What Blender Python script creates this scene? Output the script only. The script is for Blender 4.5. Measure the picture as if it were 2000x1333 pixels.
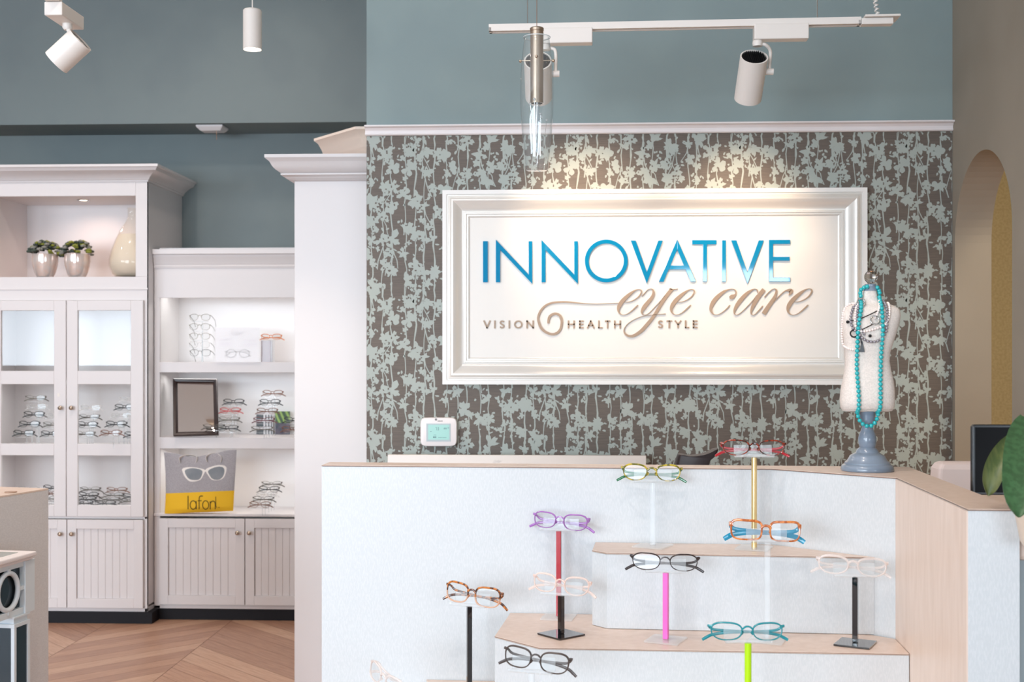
import bpy, math, random
from mathutils import Vector, Matrix
R = math.radians
sc = bpy.context.scene
COL = sc.collection
for o in list(bpy.data.objects):
    bpy.data.objects.remove(o, do_unlink=True)

# ------------------------------------------------------------------ camera, world, lights, exposure
FPX, CX, HZ, EYE = 2400.0, 1000.0, 700.0, 1.5
YAW = math.atan(110 / FPX)
cam_d = bpy.data.cameras.new('camera')
cam = bpy.data.objects.new('camera', cam_d); COL.objects.link(cam)
cam.location = (0, 0, EYE); cam.rotation_euler = (R(90), 0, YAW)
cam_d.sensor_width = 36; cam_d.lens = 36 * FPX / 2000
cam_d.shift_y = (HZ - 666.5) / 2000
cam_d.dof.use_dof = True; cam_d.dof.focus_distance = 3.1; cam_d.dof.aperture_fstop = 8.0
cam_d.clip_end = 60
sc.camera = cam
sc.view_settings.view_transform = 'Standard'; sc.view_settings.look = 'None'
sc.view_settings.gamma = 1; sc.view_settings.use_curve_mapping = False
sc.view_settings.exposure = 0.14
cy = sc.cycles
cy.use_denoising = True; cy.max_bounces = 9; cy.diffuse_bounces = 5; cy.glossy_bounces = 4
cy.transmission_bounces = 8; cy.transparent_max_bounces = 24
cy.caustics_reflective = False; cy.caustics_refractive = False; cy.sample_clamp_indirect = 6

world = bpy.data.worlds.new('sky'); sc.world = world; world.use_nodes = True
wb = world.node_tree.nodes['Background']
wb.inputs[0].default_value = (0.80, 0.90, 1.0, 1); wb.inputs[1].default_value = 0.25

def area(name, loc, rot, sx, sy, power, color, spread=180):
    l = bpy.data.lights.new(name, 'AREA'); l.shape = 'RECTANGLE'; l.size = sx; l.size_y = sy
    l.energy = power; l.color = color; l.spread = R(spread)
    o = bpy.data.objects.new(name, l); COL.objects.link(o); o.location = loc; o.rotation_euler = rot
    return o
def spot(name, loc, target, power, color, angle, blend=0.6, rad=0.03):
    l = bpy.data.lights.new(name, 'SPOT'); l.energy = power; l.color = color
    l.spot_size = R(angle); l.spot_blend = blend; l.shadow_soft_size = rad
    o = bpy.data.objects.new(name, l); COL.objects.link(o); o.location = loc
    o.rotation_euler = (Vector(target) - Vector(loc)).to_track_quat('-Z', 'Y').to_euler()
    return o
WIN_Y = -4.6
WINDOWS = [(-10.6, -6.2, 1.34, 3.2), (-5.4, -1.6, 0.3, 3.2), (1.15, 4.6, 0.9, 2.56)]   # x0, x1, z0, z1 of the shop-front windows
DAY = (0.77, 0.885, 1.0); DAYP = 42
for i, (x0, x1, z0, z1) in enumerate(WINDOWS):
    area('daylight', ((x0+x1)/2, WIN_Y+0.03, (z0+z1)/2), (R(90), 0, 0), x1-x0, z1-z0, DAYP*(x1-x0)*(z1-z0)*(0.62 if x0 > 0 else 1.0), DAY)
WARM = (1.0, 0.80, 0.60)

# ------------------------------------------------------------------ picture -> place helpers
FW = Vector((-math.sin(YAW), math.cos(YAW), 0)); RT = Vector((math.cos(YAW), math.sin(YAW), 0)); UP = Vector((0, 0, 1))
C0 = Vector((0, 0, EYE))
def ray(px, py): return FW + RT*((px-CX)/FPX) + UP*((HZ-py)/FPX)
def D(px, py, d): return C0 + ray(px, py)*d
def Y(px, py, y):
    r = ray(px, py); return C0 + r*(y/r.y)
def Z(px, py, z):
    r = ray(px, py); return C0 + r*((z-EYE)/r.z)
def PL(px, py, p, n):
    r = ray(px, py); return C0 + r*(((Vector(p)-C0).dot(n))/r.dot(n))
def DY(px, d):              # camera depth -> point at eye height
    return D(px, HZ, d)

# ------------------------------------------------------------------ materials
def lin(c):
    c = c/255.0
    return c/12.92 if c <= 0.04045 else ((c+0.055)/1.055)**2.4
def rgb(t): return (lin(t[0]), lin(t[1]), lin(t[2]), 1)
def mk(name, col, rough=0.5, metal=0.0, col2=None, scale=20.0, stretch=(1, 1, 1), lo=0.4, hi=0.6, detail=2.0,
       bump=0.0, bscale=200.0, coat=0.0, emit=None, estr=0.0, spec=0.5, sheen=0.0, uv=False):
    m = bpy.data.materials.new(name); m.use_nodes = True
    nt = m.node_tree; b = nt.nodes['Principled BSDF']
    b.inputs['Base Color'].default_value = rgb(col); b.inputs['Roughness'].default_value = rough
    b.inputs['Metallic'].default_value = metal; b.inputs['Specular IOR Level'].default_value = spec
    b.inputs['Coat Weight'].default_value = coat
    if sheen: b.inputs['Sheen Weight'].default_value = sheen
    tc = nt.nodes.new('ShaderNodeTexCoord'); src = tc.outputs['UV' if uv else 'Object']
    if col2 is not None:
        mp = nt.nodes.new('ShaderNodeMapping'); mp.inputs['Scale'].default_value = stretch
        nz = nt.nodes.new('ShaderNodeTexNoise'); nz.inputs['Scale'].default_value = scale; nz.inputs['Detail'].default_value = detail
        cr = nt.nodes.new('ShaderNodeValToRGB')
        cr.color_ramp.elements[0].position = lo; cr.color_ramp.elements[0].color = rgb(col)
        cr.color_ramp.elements[1].position = hi; cr.color_ramp.elements[1].color = rgb(col2)
        nt.links.new(src, mp.inputs[0]); nt.links.new(mp.outputs[0], nz.inputs['Vector'])
        nt.links.new(nz.outputs[0], cr.inputs[0]); nt.links.new(cr.outputs[0], b.inputs['Base Color'])
    if bump:
        n2 = nt.nodes.new('ShaderNodeTexNoise'); n2.inputs['Scale'].default_value = bscale
        bp = nt.nodes.new('ShaderNodeBump'); bp.inputs['Strength'].default_value = bump; bp.inputs['Distance'].default_value = 0.002
        nt.links.new(src, n2.inputs['Vector']); nt.links.new(n2.outputs[0], bp.inputs['Height'])
        nt.links.new(bp.outputs[0], b.inputs['Normal'])
    if emit is not None:
        b.inputs['Emission Color'].default_value = rgb(emit); b.inputs['Emission Strength'].default_value = estr
    return m
def clear(name, tint=(255, 255, 255), body=0.0, bodycol=(240, 244, 246), ior=1.45, rough=0.02):
    m = bpy.data.materials.new(name); m.use_nodes = True
    nt = m.node_tree; nt.nodes.clear()
    out = nt.nodes.new('ShaderNodeOutputMaterial'); tr = nt.nodes.new('ShaderNodeBsdfTransparent'); tr.inputs[0].default_value = rgb(tint)
    gl = nt.nodes.new('ShaderNodeBsdfGlossy'); gl.inputs['Roughness'].default_value = rough
    fr = nt.nodes.new('ShaderNodeFresnel'); fr.inputs[0].default_value = ior
    mx = nt.nodes.new('ShaderNodeMixShader')
    ge = nt.nodes.new('ShaderNodeNewGeometry'); sb = nt.nodes.new('ShaderNodeMath'); sb.operation = 'SUBTRACT'; sb.inputs[0].default_value = 1.0
    mu = nt.nodes.new('ShaderNodeMath'); mu.operation = 'MULTIPLY'
    nt.links.new(ge.outputs['Backfacing'], sb.inputs[1]); nt.links.new(sb.outputs[0], mu.inputs[0]); nt.links.new(fr.outputs[0], mu.inputs[1])
    nt.links.new(mu.outputs[0], mx.inputs[0]); nt.links.new(tr.outputs[0], mx.inputs[1]); nt.links.new(gl.outputs[0], mx.inputs[2])
    last = mx
    if body:
        df = nt.nodes.new('ShaderNodeBsdfDiffuse'); df.inputs[0].default_value = rgb(bodycol)
        m2 = nt.nodes.new('ShaderNodeMixShader'); m2.inputs[0].default_value = body
        nt.links.new(mx.outputs[0], m2.inputs[1]); nt.links.new(df.outputs[0], m2.inputs[2]); last = m2
    nt.links.new(last.outputs[0], out.inputs[0])
    return m
def laminate(name, a, b, scale):
    """white laminate with a fine woven diagonal print"""
    m = mk(name, a, 0.38); nt = m.node_tree; bs = nt.nodes['Principled BSDF']
    tc = nt.nodes.new('ShaderNodeTexCoord')
    # triplanar-ish: use x+y as one axis and z as the other so the print runs on every upright face
    sp = nt.nodes.new('ShaderNodeSeparateXYZ'); nt.links.new(tc.outputs['Object'], sp.inputs[0])
    ad = nt.nodes.new('ShaderNodeMath'); ad.operation = 'MULTIPLY_ADD'; ad.inputs[1].default_value = -0.45
    nt.links.new(sp.outputs[1], ad.inputs[0]); nt.links.new(sp.outputs[0], ad.inputs[2])
    cb = nt.nodes.new('ShaderNodeCombineXYZ'); nt.links.new(ad.outputs[0], cb.inputs[0]); nt.links.new(sp.outputs[2], cb.inputs[1])
    outs = []
    for ang in (45, -45):
        mp = nt.nodes.new('ShaderNodeMapping'); mp.inputs['Rotation'].default_value = (0, 0, R(ang)); mp.inputs['Scale'].default_value = (scale, scale*0.25, 1)
        nt.links.new(cb.outputs[0], mp.inputs[0])
        vo = nt.nodes.new('ShaderNodeTexNoise'); vo.inputs['Scale'].default_value = 1; vo.inputs['Detail'].default_value = 1
        nt.links.new(mp.outputs[0], vo.inputs['Vector']); outs.append(vo)
    mxm = nt.nodes.new('ShaderNodeMath'); mxm.operation = 'MAXIMUM'
    nt.links.new(outs[0].outputs[0], mxm.inputs[0]); nt.links.new(outs[1].outputs[0], mxm.inputs[1])
    cr = nt.nodes.new('ShaderNodeValToRGB'); cr.color_ramp.elements[0].position = 0.50; cr.color_ramp.elements[1].position = 0.66
    cr.color_ramp.elements[0].color = rgb(a); cr.color_ramp.elements[1].color = rgb(b)
    nt.links.new(mxm.outputs[0], cr.inputs[0]); nt.links.new(cr.outputs[0], bs.inputs['Base Color'])
    return m

M_TEAL = mk('teal_wall_paint', (141, 157, 157), 0.75, col2=(136, 152, 153), scale=3, bump=0.05, bscale=300)
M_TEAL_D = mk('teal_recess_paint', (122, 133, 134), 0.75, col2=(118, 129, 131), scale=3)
M_TAUPE = mk('taupe_wall_paint', (152, 142, 128), 0.7, col2=(148, 138, 124), scale=3)
M_CEIL = mk('ceiling_paint', (238, 234, 228), 0.85)
M_TRIM = mk('white_trim_paint', (232, 226, 226), 0.45)
M_CAB = mk('white_cabinet_paint', (219, 214, 214), 0.42, bump=0.02, bscale=80)
M_CABIN = mk('white_cabinet_interior', (240, 238, 237), 0.5)
M_DARK = mk('black_toe_kick', (24, 24, 29), 0.6, spec=.25)
M_SEAM = mk('dark_seam', (120, 112, 108), 0.6)
M_HALL = mk('hall_wallpaper', (196, 182, 148), 0.8, col2=(184, 168, 134), scale=60)
M_WPBG = mk('wallpaper_brown', (106, 96, 88), 0.6, col2=(94, 85, 78), scale=14, stretch=(1, 1, 26), lo=0.35, hi=0.65, detail=4)
M_WPFL = mk('wallpaper_sage', (166, 174, 168), 0.55)
M_WHITELAM = laminate('white_crosshatch_laminate', (200, 204, 206), (207, 210, 212), 360)
M_BEIGE = mk('beige_laminate', (226, 206, 192), 0.36, col2=(216, 194, 178), scale=10, stretch=(6, 6, 1), lo=0.3, hi=0.7, detail=5)
M_EDGE = mk('brown_edge_line', (138, 112, 98), 0.5)
M_MARBLE = mk('white_marble', (226, 218, 212), 0.25, col2=(176, 170, 168), scale=7, stretch=(1, 1, 3), lo=0.64, hi=0.72, detail=8)
M_WMETAL = mk('white_lamp_metal', (228, 222, 216), 0.4)
M_BLACK = mk('black_plastic', (16, 16, 18), 0.3)
M_CLEAR = clear('clear_acrylic', (252, 254, 255), 0.16, (250, 252, 253))
M_LENS = clear('clear_lens', (250, 251, 251), 0.03)
M_PANE = clear('door_glass', (252, 253, 253), 0.0, ior=1.6, rough=0.004)
M_PEND = clear('pendant_glass', (253, 254, 254), 0.03, ior=1.7)
M_NICKEL = mk('brushed_nickel', (196, 178, 160), 0.28, 1.0)
M_BRONZE = mk('brushed_bronze', (176, 140, 116), 0.3, 1.0)
M_GOLD = mk('gold_tube', (222, 196, 140), 0.3, 0.75)
M_SILVER = mk('silver_metal', (190, 188, 186), 0.2, 1.0)
M_PEARLFRAME = mk('pearl_silver_frame', (232, 228, 222), 0.3, 0.22)
M_WHITEFRAME = mk('white_frame_lip', (238, 236, 233), 0.4)
M_PANEL = mk('sign_panel_white', (238, 234, 228), 0.45)
M_BLUE = mk('blue_letter_acrylic', (0, 140, 190), 0.05, coat=1.0, spec=0.8)
M_TAN = mk('tan_letter_acrylic', (170, 146, 124), 0.4)
M_LAMPON = mk('lamp_glow', (255, 240, 220), 0.5, emit=(255, 236, 214), estr=9)
M_MIRROR = mk('mirror_glass', (222, 222, 222), 0.01, 1.0)

# ------------------------------------------------------------------ mesh helpers
class MB:
    def __init__(s): s.v = []; s.f = []; s.m = []
    def add(s, vs, fs, mi=0):
        o = len(s.v); s.v += [tuple(v) for v in vs]; s.f += [tuple(i+o for i in f) for f in fs]; s.m += [mi]*len(fs); return s
    def box(s, a, b, mi=0):
        x0, x1 = sorted((a[0], b[0])); y0, y1 = sorted((a[1], b[1])); z0, z1 = sorted((a[2], b[2]))
        return s.add([(x0,y0,z0),(x1,y0,z0),(x1,y1,z0),(x0,y1,z0),(x0,y0,z1),(x1,y0,z1),(x1,y1,z1),(x0,y1,z1)],
              [(0,3,2,1),(4,5,6,7),(0,1,5,4),(1,2,6,5),(2,3,7,6),(3,0,4,7)], mi)
    def hexa(s, q0, q1, mi=0):
        """two quads (lists of 4 points) joined"""
        return s.add(list(q0)+list(q1), [(3,2,1,0),(4,5,6,7),(0,1,5,4),(1,2,6,5),(2,3,7,6),(3,0,4,7)], mi)
    def prism(s, poly, z0, z1, mi=0, mtop=None):
        n = len(poly); area2 = sum(poly[i][0]*poly[(i+1)%n][1]-poly[(i+1)%n][0]*poly[i][1] for i in range(n))
        if area2 < 0: poly = poly[::-1]
        s.add([(p[0],p[1],z0) for p in poly]+[(p[0],p[1],z1) for p in poly],
              [tuple(range(n))[::-1]]+[(i,(i+1)%n,(i+1)%n+n,i+n) for i in range(n)], mi)
        s.add([(p[0],p[1],z1) for p in poly], [tuple(range(n))], mi if mtop is None else mtop)
        return s
    def plate(s, pts, off, mi=0):
        """polygon of 3D points extruded by vector off"""
        n = len(pts); off = Vector(off); a = [Vector(p) for p in pts]; b = [p+off for p in a]
        return s.add(a+b, [tuple(range(n))[::-1], tuple(range(n, 2*n))]+[(i,(i+1)%n,(i+1)%n+n,i+n) for i in range(n)], mi)
    def loft(s, rings, closed=True, caps=True, mi=0, loop=False):
        n = len(rings[0]); vs = [p for r in rings for p in r]; fs = []; k = len(rings)
        for i in range(k if loop else k-1):
            j = (i+1) % k
            for a in range(n if closed else n-1):
                b = (a+1) % n; fs.append((i*n+a, i*n+b, j*n+b, j*n+a))
        if caps and closed and not loop:
            fs.append(tuple(range(n))[::-1]); fs.append(tuple(range((k-1)*n, k*n)))
        return s.add(vs, fs, mi)
    def tube(s, path, rad, seg=12, mi=0, loop=False, caps=True):
        path = [Vector(p) for p in path]; rings = []; k = len(path)
        up = Vector((0.123, 0.456, 0.88)).normalized()
        for i, p in enumerate(path):
            if loop: t = path[(i+1) % k]-path[i-1]
            else: t = path[min(i+1, k-1)]-path[max(i-1, 0)]
            t.normalize(); a = up - t*up.dot(t)
            if a.length < 1e-4: a = Vector((1,0,0)) - t*t.x
            a.normalize(); up = a; b = t.cross(a)
            r = rad[i] if isinstance(rad, (list, tuple)) else rad
            rings.append([p + (a*math.cos(2*math.pi*j/seg)+b*math.sin(2*math.pi*j/seg))*r for j in range(seg)])
        return s.loft(rings, True, caps, mi, loop)
    def ribbon(s, path, w, h, wdir, mi=0, loop=False):
        """rectangular section with chamfer: w along wdir-ish (per point list or single), h along the other"""
        path = [Vector(p) for p in path]; k = len(path); rings = []
        for i, p in enumerate(path):
            if loop: t = path[(i+1) % k]-path[i-1]
            else: t = path[min(i+1, k-1)]-path[max(i-1, 0)]
            t.normalize(); wd = Vector(wdir); a = (wd - t*wd.dot(t)).normalized(); b = t.cross(a)
            ww = (w[i] if isinstance(w, (list, tuple)) else w)/2; hh = (h[i] if isinstance(h, (list, tuple)) else h)/2
            c = 0.6
            rings.append([p+a*(ww*x)+b*(hh*y) for x, y in ((1,c),(c,1),(-c,1),(-1,c),(-1,-c),(-c,-1),(c,-1),(1,-c))])
        return s.loft(rings, True, True, mi, loop)
    def lathe(s, prof, c=(0,0,0), seg=32, mi=0, axis=None):
        c = Vector(c); ax = Vector(axis or (0,0,1)).normalized()
        q = Vector((0,0,1)).rotation_difference(ax)
        rings = [[c + q @ Vector((max(r,1e-5)*math.cos(2*math.pi*j/seg), max(r,1e-5)*math.sin(2*math.pi*j/seg), z)) for j in range(seg)] for r, z in prof]
        return s.loft(rings, True, False, mi)
    def ball(s, c, r, seg=12, rings=8, mi=0, sq=(1,1,1)):
        c = Vector(c); rr = [[c+Vector((sq[0]*r*math.sin(math.pi*i/rings)*math.cos(2*math.pi*j/seg), sq[1]*r*math.sin(math.pi*i/rings)*math.sin(2*math.pi*j/seg), -sq[2]*r*math.cos(math.pi*i/rings)))
               for j in range(seg)] for i in range(rings+1)]
        rr[0] = [p + Vector((1e-6*math.cos(j), 1e-6*math.sin(j), 0)) for j, p in enumerate(rr[0])]
        return s.loft(rr, True, False, mi)
    def build(s, name, mats, parent=None, local=False, bevel=0.0, smooth=None, loc=None, bseg=2):
        me = bpy.data.meshes.new(name); vs = s.v
        if parent is not None and not local:
            L = parent.matrix_world.inverted() if False else None
            l = Vector(parent.get('_o', (0,0,0))); vs = [(v[0]-l.x, v[1]-l.y, v[2]-l.z) for v in vs]
        if loc is not None: vs = [(v[0]-loc[0], v[1]-loc[1], v[2]-loc[2]) for v in vs]
        me.from_pydata(vs, [], s.f)
        if not isinstance(mats, (list, tuple)): mats = [mats]
        for m in mats: me.materials.append(m)
        me.polygons.foreach_set('material_index', s.m); me.update()
        if smooth is not None:
            me.shade_smooth(); me.set_sharp_from_angle(angle=R(smooth))
        o = bpy.data.objects.new(name, me); COL.objects.link(o)
        if parent is not None:
            if '_o' in parent.keys() and parent.type == 'MESH' and not local: pass
            o.parent = parent
            o['_o'] = tuple(parent.get('_o', (0,0,0)))
        elif loc is not None: o.location = loc; o['_o'] = tuple(loc)
        if bevel:
            b = o.modifiers.new('bevel', 'BEVEL'); b.width = bevel; b.segments = bseg; b.limit_method = 'ANGLE'; b.angle_limit = R(40)
        return o
def thing(name, label, cat, loc=(0,0,0), group=None, rot=None):
    o = bpy.data.objects.new(name, None); COL.objects.link(o); o.location = loc; o['_o'] = tuple(loc)
    o.empty_display_size = 0.05
    if rot: o.rotation_euler = rot
    return tag(o, label, cat, group)
def tag(o, label, cat, group=None):
    o['label'] = label; o['category'] = cat
    if group: o['group'] = group
    return o
def structure(o, label=None):
    o['kind'] = 'structure'
    if label: o['label'] = label
    return o
def sub(mb, name, mats, part, **k):        # a sub-part: child of a part whose own origin is its thing's origin
    o = mb.build(name, mats, part, **k); return o
def copy_tree(o, parent=None):
    c = o.copy(); COL.objects.link(c)
    if parent is not None: c.parent = parent
    for ch in list(o.children): copy_tree(ch, c)
    return c
def catmull(pts, n=6, closed=False):
    out = []; k = len(pts); m = len(pts[0])
    rng = range(k) if closed else range(k-1)
    for i in rng:
        p0 = pts[(i-1) % k] if closed or i > 0 else pts[0]; p1 = pts[i]; p2 = pts[(i+1) % k]
        p3 = pts[(i+2) % k] if closed or i+2 < k else pts[-1]
        for j in range(n):
            t = j/n; out.append(tuple(0.5*((2*p1[a])+(-p0[a]+p2[a])*t+(2*p0[a]-5*p1[a]+4*p2[a]-p3[a])*t*t+(-p0[a]+3*p1[a]-3*p2[a]+p3[a])*t**3) for a in range(m)))
    if not closed: out.append(tuple(pts[-1]))
    return out
def crown(path, prof, mi=0, mb=None):
    """sweep profile [(out, z)] along xy path; outward is to the right of travel"""
    mb = mb or MB(); path = [Vector((p[0], p[1])) for p in path]; k = len(path); rings = []
    for i in range(k):
        ds = []
        if i > 0: ds.append((path[i]-path[i-1]).normalized())
        if i < k-1: ds.append((path[i+1]-path[i]).normalized())
        ns = [Vector((d.y, -d.x)) for d in ds]
        if len(ns) == 2:
            n = (ns[0]+ns[1]); n = n/ n.length; n = n/ max(0.2, n.dot(ns[0]))
        else: n = ns[0]
        rings.append([Vector((path[i].x+n.x*o, path[i].y+n.y*o, z)) for o, z in prof])
    return mb.loft(rings, True, True, mi)

# ================================================================== ROOM
YW = 4.80        # sign wall
XL = Y(716, 500, YW).x
XR = 1.476       # right wall face
YB = 7.47; YS = 7.12; ZS = EYE + 465/FPX*7.12
CEIL = 4.0
# floor: chevron planks
M_FLB = mk('floor_joint', (120, 88, 70), 0.7)
FL = [mk('oak_plank_%s' % w, c, 0.42, col2=c2, scale=3.0, stretch=(2.2, 26, 1), lo=0.3, hi=0.7, detail=6, uv=True)
      for w, c, c2 in (('light', (206, 168, 142), (184, 142, 116)), ('mid', (196, 154, 128), (172, 130, 106)), ('deep', (184, 142, 118), (160, 120, 98)))]
def build_floor():
    mb = MB(); mb.box((-12, WIN_Y, -0.05), (6, 9, -0.002), 0)
    uvs = {}
    rnd = random.Random(4); cw = 0.68; pw = 0.15
    k0 = -7
    for ci in range(k0, 7):
        xa = -1.92 + ci*cw; xb = xa+cw; sgn = 1 if ci % 2 else -1     # chevron column
        y = 1.0 - cw
        while y < 7.6 + cw:
            ya0 = y; yb0 = y + sgn*cw
            if min(ya0, yb0) > 0.6 and xb > -5.5 and xa < 2.6:
                g = 0.0014
                mi = 1+rnd.randrange(3)
                i0 = len(mb.f)
                mb.add([(xa+g, ya0+g, 0), (xb-g, yb0+g, 0), (xb-g, yb0+pw-g, 0), (xa+g, ya0+pw-g, 0)], [(0,1,2,3)], mi)
                ou = rnd.random()*9; ov = rnd.random()*9
                uvs[i0] = [(ou, ov), (ou+0.96, ov), (ou+0.96, ov+pw*.7), (ou, ov+pw*.7)]
            y += pw
    o = mb.build('floor', [M_FLB]+FL)
    ul = o.data.uv_layers.new(name='UVMap')
    for fi, p in enumerate(o.data.polygons):
        if fi in uvs:
            for li, uv in zip(p.loop_indices, uvs[fi]): ul.data[li].uv = uv
    structure(o)
build_floor()
structure(MB().box((-12, WIN_Y-0.2, CEIL), (6, 9, CEIL+0.1)).build('ceiling', M_CEIL))
# sign wall (a solid block of building behind it)
wall_back = structure(MB().box((XL, YW, 0), (XR+0.14, YW+3.0, CEIL)).build('wall_back', M_TEAL))
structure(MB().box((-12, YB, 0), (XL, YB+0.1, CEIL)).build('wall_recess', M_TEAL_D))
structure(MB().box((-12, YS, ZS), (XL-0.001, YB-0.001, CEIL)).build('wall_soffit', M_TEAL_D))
structure(MB().box((-12.1, WIN_Y, 0), (-12, YB, CEIL)).build('wall_left', M_TEAL))
# right wall with the arched opening
def right_wall():
    a, b, sp = 4.768, 4.163, 1.94; r = (a-b)/2; cyy = (a+b)/2
    out = [(1.3, 0), (b, 0), (b, sp)]
    out += [(cyy - r*math.cos(math.pi*i/32), sp + r*math.sin(math.pi*i/32)) for i in range(1, 32)]
    out += [(a, sp), (a, 0), (YW-0.001, 0), (YW-0.001, CEIL), (1.3, CEIL)]
    mb = MB(); mb.plate([(XR, y, z) for y, z in out], (0.137, 0, 0))
    structure(mb.build('wall_right', M_TAUPE))
right_wall()
structure(MB().box((XR+0.138, 1.3, 0), (6, 1.4, CEIL)).build('wall_return', M_TAUPE))
structure(MB().box((6, WIN_Y, 0), (6.1, 1.4, CEIL)).build('wall_shop_right', M_TAUPE))
# hall beyond the arch
structure(MB().box((3.4, 1.42, 0), (3.5, 9, CEIL)).build('wall_hall', M_HALL))
structure(MB().box((XR+0.16, 8.9, 0), (3.4, 9, CEIL)).build('wall_hall_end', M_HALL))
hz_ = 1.5 + 0.254*3.4
structure(crown([(3.4, 1.42), (3.4, 8.9)][::-1], [(0, hz_-0.05), (0.012, hz_-0.05), (0.02, hz_-0.03), (0.05, hz_), (0.05, hz_+0.015), (0, hz_+0.015)]).build('trim_2', M_TRIM))
area('hall_fill', (2.6, 4.5, 3.9), (0, 0, 0), 1.0, 2.0, 150, (1.0, 0.86, 0.66))  # unseen warm fill added to brighten the hall
# shop front behind the viewer
def front_wall():
    mb = MB(); xs = sorted([-12, 6] + [w[0] for w in WINDOWS] + [w[1] for w in WINDOWS])
    x = -12
    for x0, x1, z0, z1 in WINDOWS:
        mb.box((x, WIN_Y-0.12, 0), (x0, WIN_Y, CEIL)); mb.box((x0, WIN_Y-0.12, 0), (x1, WIN_Y, z0)); mb.box((x0, WIN_Y-0.12, z1), (x1, WIN_Y, CEIL)); x = x1
    mb.box((x, WIN_Y-0.12, 0), (6, WIN_Y, CEIL))
    structure(mb.build('wall_front', M_TAUPE))
    for i, (x0, x1, z0, z1) in enumerate(WINDOWS):
        m = MB()
        for xx in (x0, x1-0.05): m.box((xx, WIN_Y+0.04, z0), (xx+0.05, WIN_Y+0.10, z1))
        m.box((x0, WIN_Y+0.04, z0), (x1, WIN_Y+0.10, z0+0.05)); m.box((x0, WIN_Y+0.04, z1-0.05), (x1, WIN_Y+0.10, z1))
        structure(m.build('window_%d' % (i+1), M_DARK))
front_wall()
# unseen ceiling fittings added for warm fill, the last for the cabinet side
CL = [(-3.0, 0.6), (-0.4, 0.6), (-3.0, 3.2), (-0.4, 1.9), (-4.6, 5.0), (-2.3, 5.2), (-1.7, 6.2)]
for i, (x, y) in enumerate(CL):
    t = thing('fill_fitting', 'round unseen fill fitting added above the shop floor', 'fill light', (x, y, CEIL-0.02), 'added fill fittings')
    MB().lathe([(0.055, 0.012), (0.085, 0.012), (0.09, 0.0), (0.06, -0.004), (0.055, 0.012)]).build('trim_ring', M_WMETAL, t, True, smooth=40)
    MB().lathe([(0, 0.010), (0.056, 0.010)]).build('lamp_disc', M_LAMPON, t, True)
    spot('fill_spot', (x, y, CEIL-0.05), (x, y+0.1, 0), 22 if y > 6 else 70, (1.0, .87, .78), 150, 0.8, 0.06)

# picture rail over the wallpaper
zr0 = Y(716, 266, YW).z; zr1 = Y(716, 247.5, YW).z; hh = zr1-zr0
railp = [(0, zr0), (0.010, zr0), (0.014, zr0+hh*.10), (0.014, zr0+hh*.22), (0.010, zr0+hh*.26), (0.012, zr0+hh*.50), (0.020, zr0+hh*.74), (0.030, zr0+hh*.80), (0.034, zr0+hh*.86), (0.034, zr1), (0, zr1)]
structure(crown([(XR-0.001, YW-0.0005), (XL-0.0, YW-0.0005), (XL-0.0, YW+0.10)][::-1][1:][::-1] if False else [(XL-0.004, YW-0.0005), (XR-0.001, YW-0.0005)], railp).build('trim_1', M_TRIM))

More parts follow.
